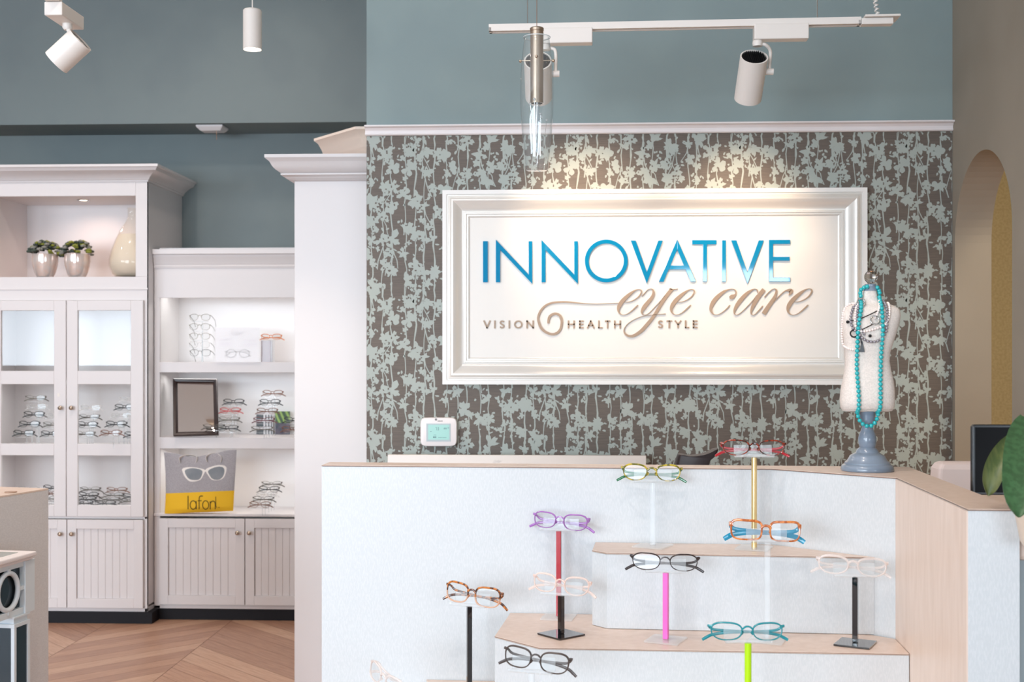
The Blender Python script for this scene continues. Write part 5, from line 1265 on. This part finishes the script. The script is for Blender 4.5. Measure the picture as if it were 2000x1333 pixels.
# ================================================================== JEWELLERY BUST
def bust():
    d = 2.655; k = d/FPX; b = Z(1694, 917.5, ZC); b = DY(1694, d); b.z = ZC
    t = thing('jewellery_bust', 'linen torso form on a grey turned wooden stand with a glass ball finial', 'mannequin', tuple(b))
    q = lambda x, y: ((x-338)/2.963*k, (1244-y)/2.963*k)            # zoomed px -> local x, z
    ys = [1250, 1238, 1222, 1212, 1206, 1198, 1186, 1170, 1158, 1150, 1140, 1130, 1118, 1110, 1104, 1085, 1060, 1035, 1012, 992, 978, 965, 950, 930, 912, 900]
    rs = [148, 150, 147, 140, 130, 128, 114, 104, 98, 84, 66, 62, 54, 44, 46, 50, 52, 46, 36, 30, 34, 42, 46, 44, 48, 50]
    prof = [(0, 0.0006)]+[(r/2.963*k, max(.0006, (1244-y)/2.963*k+.001)) for y, r in zip(ys, rs)]
    ms = mk('grey_blue_wood', (126, 140, 156), 0.28, col2=(112, 126, 142), scale=8, stretch=(1, 1, 6), coat=.4)
    m = MB().lathe(prof, (0,0,0), 44); m.build('stand', ms, t, True, smooth=35)
    secs = [(902, 225, 460, .30), (894, 197, 478, .50), (880, 186, 490, .62), (840, 182, 493, .66), (780, 186, 492, .66), (720, 198, 485, .64), (660, 208, 471, .64), (610, 212, 463, .66), (560, 208, 466, .70), (500, 200, 484, .72),
            (440, 194, 503, .68), (390, 190, 518, .60), (345, 191, 527, .52), (310, 200, 520, .46), (290, 222, 496, .42), (277, 252, 462, .42), (266, 290, 425, .46), (255, 308, 404, .66), (235, 314, 397, .85), (205, 319, 392, .95), (200, 322, 390, .95)]
    rings = []
    def sec(y):
        for (a, b_) in zip(secs, secs[1:]):
            if a[0] >= y >= b_[0]:
                f = (a[0]-y)/(a[0]-b_[0] or 1); return tuple(a[i]*(1-f)+b_[i]*f for i in range(4))
        return secs[-1] if y < secs[-1][0] else secs[0]
    for y, xl, xr, kd in secs:
        cxx = (xl+xr)/2; w = (xr-xl)/2/2.963*k; x0, z = q(cxx, y); dep = w*kd
        cyo = 0.0 if y > 300 else 0.004
        rings.append([(x0+w*math.copysign(abs(math.cos(a))**.85, math.cos(a)), cyo+dep*math.copysign(abs(math.sin(a))**.85, math.sin(a)), z) for a in [2*math.pi*i/40 for i in range(40)]])
    m = MB(); m.loft(rings, True, True)
    tor = m.build('torso', mk('linen_cloth', (226, 216, 208), .9, col2=(214, 205, 197), scale=300, bump=.3, bscale=900), t, True, smooth=70)
    m = MB(); 
    for i in (1,): m.tube(rings[1], .0012, 6, 0, True)
    m.build('piping', mk('linen_piping', (206, 196, 188), .9), t, True, smooth=60)
    x0, z0 = q(357, 202); MB().lathe([(0, 0), (.0148, 0), (.0130, .006), (.0118, .012), (.0125, .0145), (0, .0145)], (x0, .004, z0), 32).build('neck_cap', ms, t, True, smooth=40)
    x1, z1 = q(361, 122); m = MB(); m.ball((x1, .004, z1), .0147, 10, 8); o = m.build('finial', None or mk('crystal', (255, 255, 255), .02), t, True)
    nt = o.data.materials[0].node_tree; nt.nodes['Principled BSDF'].inputs['Transmission Weight'].default_value = 1.0; nt.nodes['Principled BSDF'].inputs['IOR'].default_value = 1.5
    def front(x, y):
        """front surface of the torso at zoomed pixel"""
        s_ = sec(y); cxx = (s_[1]+s_[2])/2; w = (s_[2]-s_[1])/2; u = max(-1, min(1, (x-cxx)/w)); dep = w*s_[3]/2.963*k
        if y > 905: return -.02
        return -dep*(max(0, 1-abs(u)**2.35))**(1/2.35)
    def strand(nm, label, pts, r, mat, grp, hooked=True):
        q2 = catmull([tuple(map(float, p)) for p in pts], 24); path = []
        for p in q2:
            x, y = p[0], p[1]; lx, lz = q(x, y); ly = front(x, y) - r*1.15
            if y < 262: ly = front(x, y) - r*1.15 if y > 215 else front(x, 215)*(p[2] if len(p) > 2 else 1)
            path.append(Vector((lx, ly, lz)))
        tt = thing(nm, label, 'necklace', tuple(b), grp); acc = 0; last = path[0]; proto_ = None
        me = MB().ball((0,0,0), r, 14, 10); first = None; dist = 0; nextd = 0
        cord = MB().tube(path[::3], .0007, 5); cord.build('cord', mat, tt, True)
        for p0, p1 in zip(path, path[1:]):
            L_ = (p1-p0).length
            while nextd <= dist+L_ and L_ > 0:
                c_ = p0+(p1-p0)*((nextd-dist)/L_)
                if first is None: first = me.build('bead', mat, tt, True, smooth=80); first.location = c_
                else:
                    o_ = first.copy(); COL.objects.link(o_); o_.location = c_
                nextd += r*2.06
            dist += L_
        return tt
    grp = 'necklaces on the jewellery bust'
    strand('bead_necklace', 'long turquoise bead necklace hanging down the linen bust', [(330,180),(308,188),(297,210),(297,245),(288,290),(280,325),(270,370),(262,420),(258,470),(258,560),(258,660),(261,740),(264,820),(266,890),(272,935),(292,966),(325,982),(355,973),(378,935),(385,880),(385,800),(388,700),(392,620),(393,540),(397,450),(398,380),(400,300),(404,230),(404,200),(392,182)], .0047, mk('turquoise_bead', (30, 168, 172), .22, coat=.5), grp)
    mp = mk('white_pearl', (246, 234, 228), .18, col2=(240, 224, 218), scale=30, coat=.8); mg = mk('grey_pearl', (146, 140, 146), .18, 0.3, coat=.8)
    strand('pearl_necklace', 'white pearl strand looping over the left shoulder of the linen bust', [(270,280),(245,275),(213,295),(194,335),(190,400),(190,450),(195,505),(213,535),(248,545)], .0026, mp, grp)
    strand('pearl_necklace', 'white pearl strand across the chest of the linen bust', [(262,290),(252,330),(248,380),(255,425),(285,440),(330,432),(375,418),(412,400),(432,370),(443,330),(448,290),(450,270)], .0029, mp, grp)
    strand('pearl_necklace', 'grey pearl strand hanging lowest across the chest of the linen bust', [(275,280),(245,300),(230,340),(226,385),(238,425),(262,450),(285,478),(315,496),(355,498),(390,480),(415,445),(424,400),(428,350),(428,300),(424,250)], .0034, mg, grp)
    strand('pearl_necklace', 'short inner white pearl strand beside the turquoise beads on the linen bust', [(398,262),(388,300),(374,332),(366,350),(352,372)], .0029, mp, grp)
    strand('pearl_necklace', 'second grey pearl strand beside the left turquoise beads on the linen bust', [(272,296),(262,330),(258,360),(262,392),(276,425),(292,452),(300,468)], .0029, mg, grp)
    tt = thing('charm_necklace', 'silver ring and black charm chain tangled with pearls on the linen bust', 'necklace', tuple(b), grp)
    ch = MB()
    for l in ([(262,372),(300,356),(335,340),(372,322)], [(262,440),(290,425),(330,405),(345,395)], [(212,385),(240,375),(262,372)], [(262,440),(280,500),(284,525)]):
        pts = catmull([tuple(map(float, p)) for p in l], 8); ch.tube([Vector((*[q(x, y)[0]], front(x, y)-.003, q(x, y)[1])) for x, y in pts], .0012, 6)
    ch.build('chain', mk('black_chain', (44, 42, 44), .35, .6), tt, True)
    for (x, y, r, mt) in ((290, 272, 22, M_SILVER), (353, 376, 24, M_SILVER), (238, 452, 20, M_BLACK)):
        lx, lz = q(x, y); r_ = r/2.963*k; yy = front(x, y)-.008
        m = MB().tube([(lx+r_*math.cos(a), yy+.002*math.sin(a), lz+r_*math.sin(a)) for a in [2*math.pi*i/28 for i in range(28)]], .0017, 8, 0, True); m.build('ring', mt, tt, True, smooth=60)
    m = MB(); lx, lz = q(284, 530); yy = front(284, 530)-.004; s_ = .0012
    m.hexa([(lx-.001, yy-.001, lz+.012), (lx+.001, yy-.001, lz+.012), (lx+.001, yy+.001, lz+.012), (lx-.001, yy+.001, lz+.012)], [(lx-.005, yy-.001, lz-.010), (lx+.005, yy-.001, lz-.010), (lx+.005, yy+.001, lz-.010), (lx-.005, yy+.001, lz-.010)])
    for x, y in ((325, 465), (210, 384)):
        a, c_ = q(x, y); m.ball((a, front(x, y)-.005, c_), .0035, 10, 8)
    m.build('charm', M_BLACK, tt, True)
bust()

# ================================================================== RIGHT: monitor, orchid, cloth-covered chair, dark chair
def right_side():
    d = 2.34; a = D(1899.5, 830, d); z0 = ZLEDGE
    t = thing('monitor', 'glossy black panel back of a screen behind the orchid leaves', 'monitor', (a.x+.12, a.y, z0))
    W_ = .26; z1 = a.z; zb = z0+.035
    pts = []
    rr = .006
    for cx_, cz_, a0 in ((a.x+rr, z1-rr, 90), (a.x+rr, zb+rr, 180), (a.x+W_-rr, zb+rr, 270), (a.x+W_-rr, z1-rr, 0)):
        for i in range(5): th = R(a0+i*22.5); pts.append((cx_+rr*math.cos(th), a.y, cz_+rr*math.sin(th)))
    m = MB().plate(pts, (0, .014, 0)); m.build('case', M_BLACK, t, bevel=.0015)
    c = [(a.x+.005, zb+.005), (a.x+W_-.005, zb+.005), (a.x+W_-.005, z1-.005), (a.x+.005, z1-.005)]
    MB().plate([(x, a.y-.0008, z) for x, z in c], (0, .0006, 0)).build('panel', mk('black_screen_back', (14, 14, 16), .35, spec=.08), t)
    MB().box((a.x+.10, a.y+.014, z0+.004), (a.x+.16, a.y+.026, zb+.05)).box((a.x+.06, a.y-.02, z0+.0006), (a.x+.20, a.y+.09, z0+.004)).build('foot', M_BLACK, t)
    # orchid
    d = 1.93; b = D(2052, 1062, d); b.z = ZLEDGE+.0006
    t = thing('potted_orchid', 'orchid with broad green leaves in a cream pot at the right edge', 'plant', tuple(b))
    H = (1064-948)/FPX*d; r = .062
    MB().lathe([(0, 0), (r*.66, 0), (r*.72, .006), (r*.9, H*.7), (r*1.0, H), (r*.94, H), (r*.86, H*.7), (0, H*.6)], (0,0,0), 36).build('pot', mk('cream_ceramic', (222, 204, 184), .35), t, True, smooth=40)
    MB().lathe([(0, H*.62), (r*.88, H*.80), (0, H*.86)], (0,0,0), 20).build('bark', mk('orchid_bark', (92, 68, 48), .9), t, True)
    def leaf(tip, base, wmax, fold, mat, bend=(0,0,0)):
        tip, base = Vector(tip), Vector(base); ax = (tip-base); L_ = ax.length; u = ax.normalized(); vw = (C0-base).normalized(); sd = u.cross(vw).normalized(); nn = sd.cross(u).normalized()
        m = MB(); n = 18; rings = []
        for i in range(n+1):
            s_ = i/n; w = wmax*max(.04, 1-abs(2*s_-1)**2.3)**.55; c_ = base+ax*s_+Vector(bend)*math.sin(math.pi*s_)
            ring = []
            for j in range(9):
                f = (j-4)/4; ring.append(c_+sd*(w*f)-nn*(fold*(1-f*f)) )
            back = [p-nn*.0016 for p in reversed(ring)]; rings.append(ring+back)
        m.loft(rings, True, True); o = m.build('leaf', mat, t, smooth=60); return o
    ml1 = mk('orchid_leaf', (58, 96, 60), .32, col2=(46, 80, 48), scale=14, stretch=(8, 8, 1), coat=.2); ml2 = mk('orchid_leaf_olive', (92, 100, 56), .4, col2=(70, 84, 46), scale=14, stretch=(8, 8, 1))
    leaf(D(1990, 1006, 1.80), D(2000, 810, 1.98), .030, .004, ml1, (-.004, -.02, 0))
    leaf(D(1931, 966, 1.98), D(1985, 845, 2.02), .017, .006, ml2, (-.012, -.01, .0))
    leaf(tuple(b+Vector((.16, .02, H+.10))), tuple(b+Vector((.0, 0, H*.9))), .032, .006, ml1, (0, 0, .03))
    # cloth-covered seat back
    d = 3.7; a = D(1828, 908, d); c = D(1940, 908, d)
    t = thing('slipcovered_chair', 'pale pinkish-white cloth-covered chair back behind the right wing', 'chair', ((a.x+c.x)/2, a.y+.2, 0))
    mc = mk('white_slipcover', (238, 222, 218), .8); m = MB(); rings = []
    x0, x1, y0, y1, zt = a.x, a.x+.40, a.y, a.y+.10, a.z+.005
    x1 = min(x1, XR-.02)
    for z, s_ in ((.46, .0), (zt-.10, -.004), (zt-.05, .002), (zt-.020, .004), (zt-.006, .012), (zt, .026)):
        rings.append([(x0+s_+.006, y0+s_, z), (x1-s_, y0+s_, z), (x1-s_, y1-s_, z), (x0+s_+.006, y1-s_, z)])
    m.loft(rings, True, True); m.build('back_cover', mc, t, bevel=.012, bseg=3)
    MB().box((x0, y0-.38, .40), (x1, y0+.08, .46)).build('seat_cover', mc, t, bevel=.015, bseg=3)
    for lx in (x0+.01, x1-.04):
        for ly in (y0-.36, y0+.04): MB().box((lx, ly, .001), (lx+.03, ly+.03, .40)).build('leg', M_CAB, t)
    # dark office chair, only the top of its back shows
    d = 3.5; p = D(1365, 905, d)
    t = thing('office_chair', 'dark brown padded chair back just showing over the counter', 'chair', (p.x, p.y, 0))
    md = mk('dark_leather', (44, 32, 32), .45, bump=.2, bscale=60)
    out = [(1318, 925), (1324, 893), (1330, 889), (1345, 892), (1370, 890), (1390, 884), (1402, 877.5), (1405, 880), (1398, 893), (1388, 903), (1386, 925)]
    pts = [D(x, y, d) for x, y in catmull([tuple(map(float, v)) for v in out], 4)]
    m = MB(); cen = sum(pts, Vector())/len(pts); rings = []
    for off_, k_ in ((0, .86), (.008, .96), (.03, 1.0), (.06, .97), (.07, .85)): rings.append([(cen.x+(v.x-cen.x)*k_, v.y+off_, cen.z+(v.z-cen.z)*k_) for v in pts])
    m.loft(rings, True, True); m.build('headrest', md, t, smooth=60)
    m = MB(); bz = cen.z-.02; m.hexa([(p.x-.22, p.y+.0, .56), (p.x+.22, p.y, .56), (p.x+.22, p.y+.06, .56), (p.x-.22, p.y+.06, .56)], [(p.x-.19, p.y+.005, bz-.06), (p.x+.19, p.y+.005, bz-.06), (p.x+.19, p.y+.05, bz-.06), (p.x-.19, p.y+.05, bz-.06)])
    m.box((p.x-.03, p.y+.02, bz-.07), (p.x+.03, p.y+.04, bz)); m.build('backrest', md, t, bevel=.015, bseg=3)
    MB().box((p.x-.24, p.y-.46, .46), (p.x+.24, p.y+.02, .55)).build('seat', md, t, bevel=.02, bseg=3)
    MB().tube([(p.x, p.y-.22, .08), (p.x, p.y-.22, .46)], .025, 16).build('post', M_SILVER, t)
    for i in range(5):
        a_ = 2*math.pi*i/5; c_ = Vector((p.x+.27*math.cos(a_), p.y-.22+.27*math.sin(a_), .05)); lg = MB().tube([(p.x, p.y-.22, .09), c_+Vector((0, 0, .015))], .014, 8).build('leg', M_BLACK, t)
        MB().ball(c_-Vector((0, 0, .022)), .027, 12, 8).build('castor', M_BLACK, lg)
right_side()

# ================================================================== LEFT FOREGROUND
def left_fg():
    zz = 1.05; A = Z(94.5, 954.5, zz); B = Z(0, 969.5, zz); u = (B-A).normalized()
    n = Vector((-u.y, u.x, 0)); n = n if n.x > 0 else -n
    L_ = .29; w = .75
    far = A - n*w; 
    t = thing('display_counter', 'grey-beige laminate counter end at the left edge', 'counter', (A.x, A.y, 0))
    poly = [A, A+u*L_, A+u*L_-n*w, far]
    MB().prism([(p.x, p.y) for p in poly], .001, zz-.006).build('body', mk('grey_laminate', (214, 212, 212), .5, col2=(206, 204, 204), scale=120, stretch=(1, 1, 3)), t)
    MB().prism([(p.x, p.y) for p in poly], zz-.0055, zz).build('top', M_BEIGE, t)
    p = Z(21, 962.5, zz); MB().lathe([(0, .0008), (.020, .0008), (.020, .003), (0, .003)], (p.x, p.y, zz), 20).build('cable_grommet', mk('grommet', (170, 140, 120), .5), t)
    # mirrored side table with fretwork
    zt = .90; C = Z(72.5, 1077, zt); C2 = Z(0, 1097, zt); u = (C2-C).normalized(); n = Vector((-u.y, u.x, 0)); n = n if n.x > 0 else -n
    t = thing('mirrored_table', 'pale blue-white table with mirrored top and oval fretwork sides at lower left', 'table', (C.x, C.y, 0))
    mw = mk('pale_table_paint', (214, 224, 230), .38); mm = mk('dark_mirror', (64, 74, 80), .06, .8); 
    def P(s, w_, z): return C+u*s-n*w_+Vector((0, 0, z-zt))
    def bx(m, s0, s1, w0, w1, z0, z1): m.hexa([P(s0, w0, z0), P(s1, w0, z0), P(s1, w1, z0), P(s0, w1, z0)], [P(s0, w0, z1), P(s1, w0, z1), P(s1, w1, z1), P(s0, w1, z1)])
    Lt, Wt = .95, .50
    m = MB(); bx(m, 0, Lt, 0, Wt, zt-.014, zt); bx(m, .008, Lt-.008, .008, Wt-.008, zt-.024, zt-.0145); m.build('tabletop', M_TRIM, t, bevel=.004)
    m = MB(); bx(m, .04, Lt-.04, .04, Wt-.04, zt+.0002, zt+.0012); m.build('top_mirror', mk('pale_mirror', (214, 224, 222), .05, .6), t)
    # apron in the plane w = .018
    pl0 = P(0, .018, zt); 
    def S(zx, zy): 
        p = PL(zx/3.31, 930+zy/3.31, pl0, n); r_ = p-C; return r_.dot(u), p.z
    sA, zA = S(215, 525); sB, zB = S(190, 878)
    post_s0, post_s1 = S(218, 700)[0], S(157, 700)[0]; zlo = zB; zhi = zt-.025
    m = MB(); bx(m, post_s0, post_s1, .014, .06, zlo, zhi); bx(m, Lt-.02-(post_s1-post_s0), Lt-.02, .014, .06, zlo, zhi)
    bx(m, post_s1, Lt-.05, .02, .045, zhi-.016, zhi); bx(m, post_s1, Lt-.05, .02, .045, zlo, zlo+.020)
    m.build('apron', mw, t, bevel=.0015)
    m = MB(); bx(m, post_s1, Lt-.05, .034, .040, zlo+.01, zhi-.01); m.build('apron_mirror', mm, t)
    m = MB(); c0s = S(62, 745)[0]; zc = (zlo+zhi)/2; rz = (zhi-zlo)/2-.016; rs = rz*.95
    while c0s < Lt-.15:
        ring = [P(c0s+rs*.86*math.cos(a), .024, zc+rz*.86*math.sin(a)) for a in [2*math.pi*i/36 for i in range(36)]]
        m.ribbon(ring, .014, .012, n, 0, True) if False else m.tube(ring, .008, 8, 0, True)
        for s0, s1, z0_, z1_ in ((c0s-.006, c0s+.006, zc+rz*.9, zhi-.01), (c0s-.006, c0s+.006, zlo+.01, zc-rz*.9), (c0s-rs*1.35, c0s-rs*.92, zc-.006, zc+.006), (c0s+rs*.92, c0s+rs*1.35, zc-.006, zc+.006), (c0s-rs*1.35-.008, c0s-rs*1.35, zlo+.01, zhi-.01), (c0s+rs*1.35, c0s+rs*1.35+.008, zlo+.01, zhi-.01)):
            bx(m, s0, s1, .018, .032, z0_, z1_)
        c0s += rs*2.7+.016
    m.build('fretwork', mw, t, smooth=60)
    for s0 in (S(188, 1000)[0], Lt-.11):
        for w0 in (.014, Wt-.10):
            m = MB(); w_ = .085; a_ = .012
            bx(m, s0, s0+w_, w0, w0+w_, zlo-.006, zlo); bx(m, s0+.006, s0+w_-.006, w0+.006, w0+w_-.006, zlo-.022, zlo-.006); bx(m, s0, s0+w_, w0, w0+w_, zlo-.034, zlo-.022)
            for (ds, dw) in ((0, 0), (w_-a_, 0), (0, w_-a_), (w_-a_, w_-a_)): bx(m, s0+ds, s0+ds+a_, w0+dw, w0+dw+a_, .001, zlo-.034)
            bx(m, s0, s0+w_, w0, w0+w_, .001, .03)
            lg = m.build('leg', mw, t, bevel=.001)
            m = MB(); bx(m, s0+.005, s0+w_-.005, w0+.005, w0+w_-.005, .03, zlo-.034); m.build('mirror_inlay', mm, lg)
left_fg()
for o in bpy.data.objects:
    if '_o' in o.keys(): del o['_o']
for k in list(PROTO):
    if k.endswith('_used') and not PROTO[k]:
        r_ = PROTO[k[:-5]]
        for c in list(r_.children): bpy.data.objects.remove(c, do_unlink=True)
        bpy.data.objects.remove(r_, do_unlink=True)
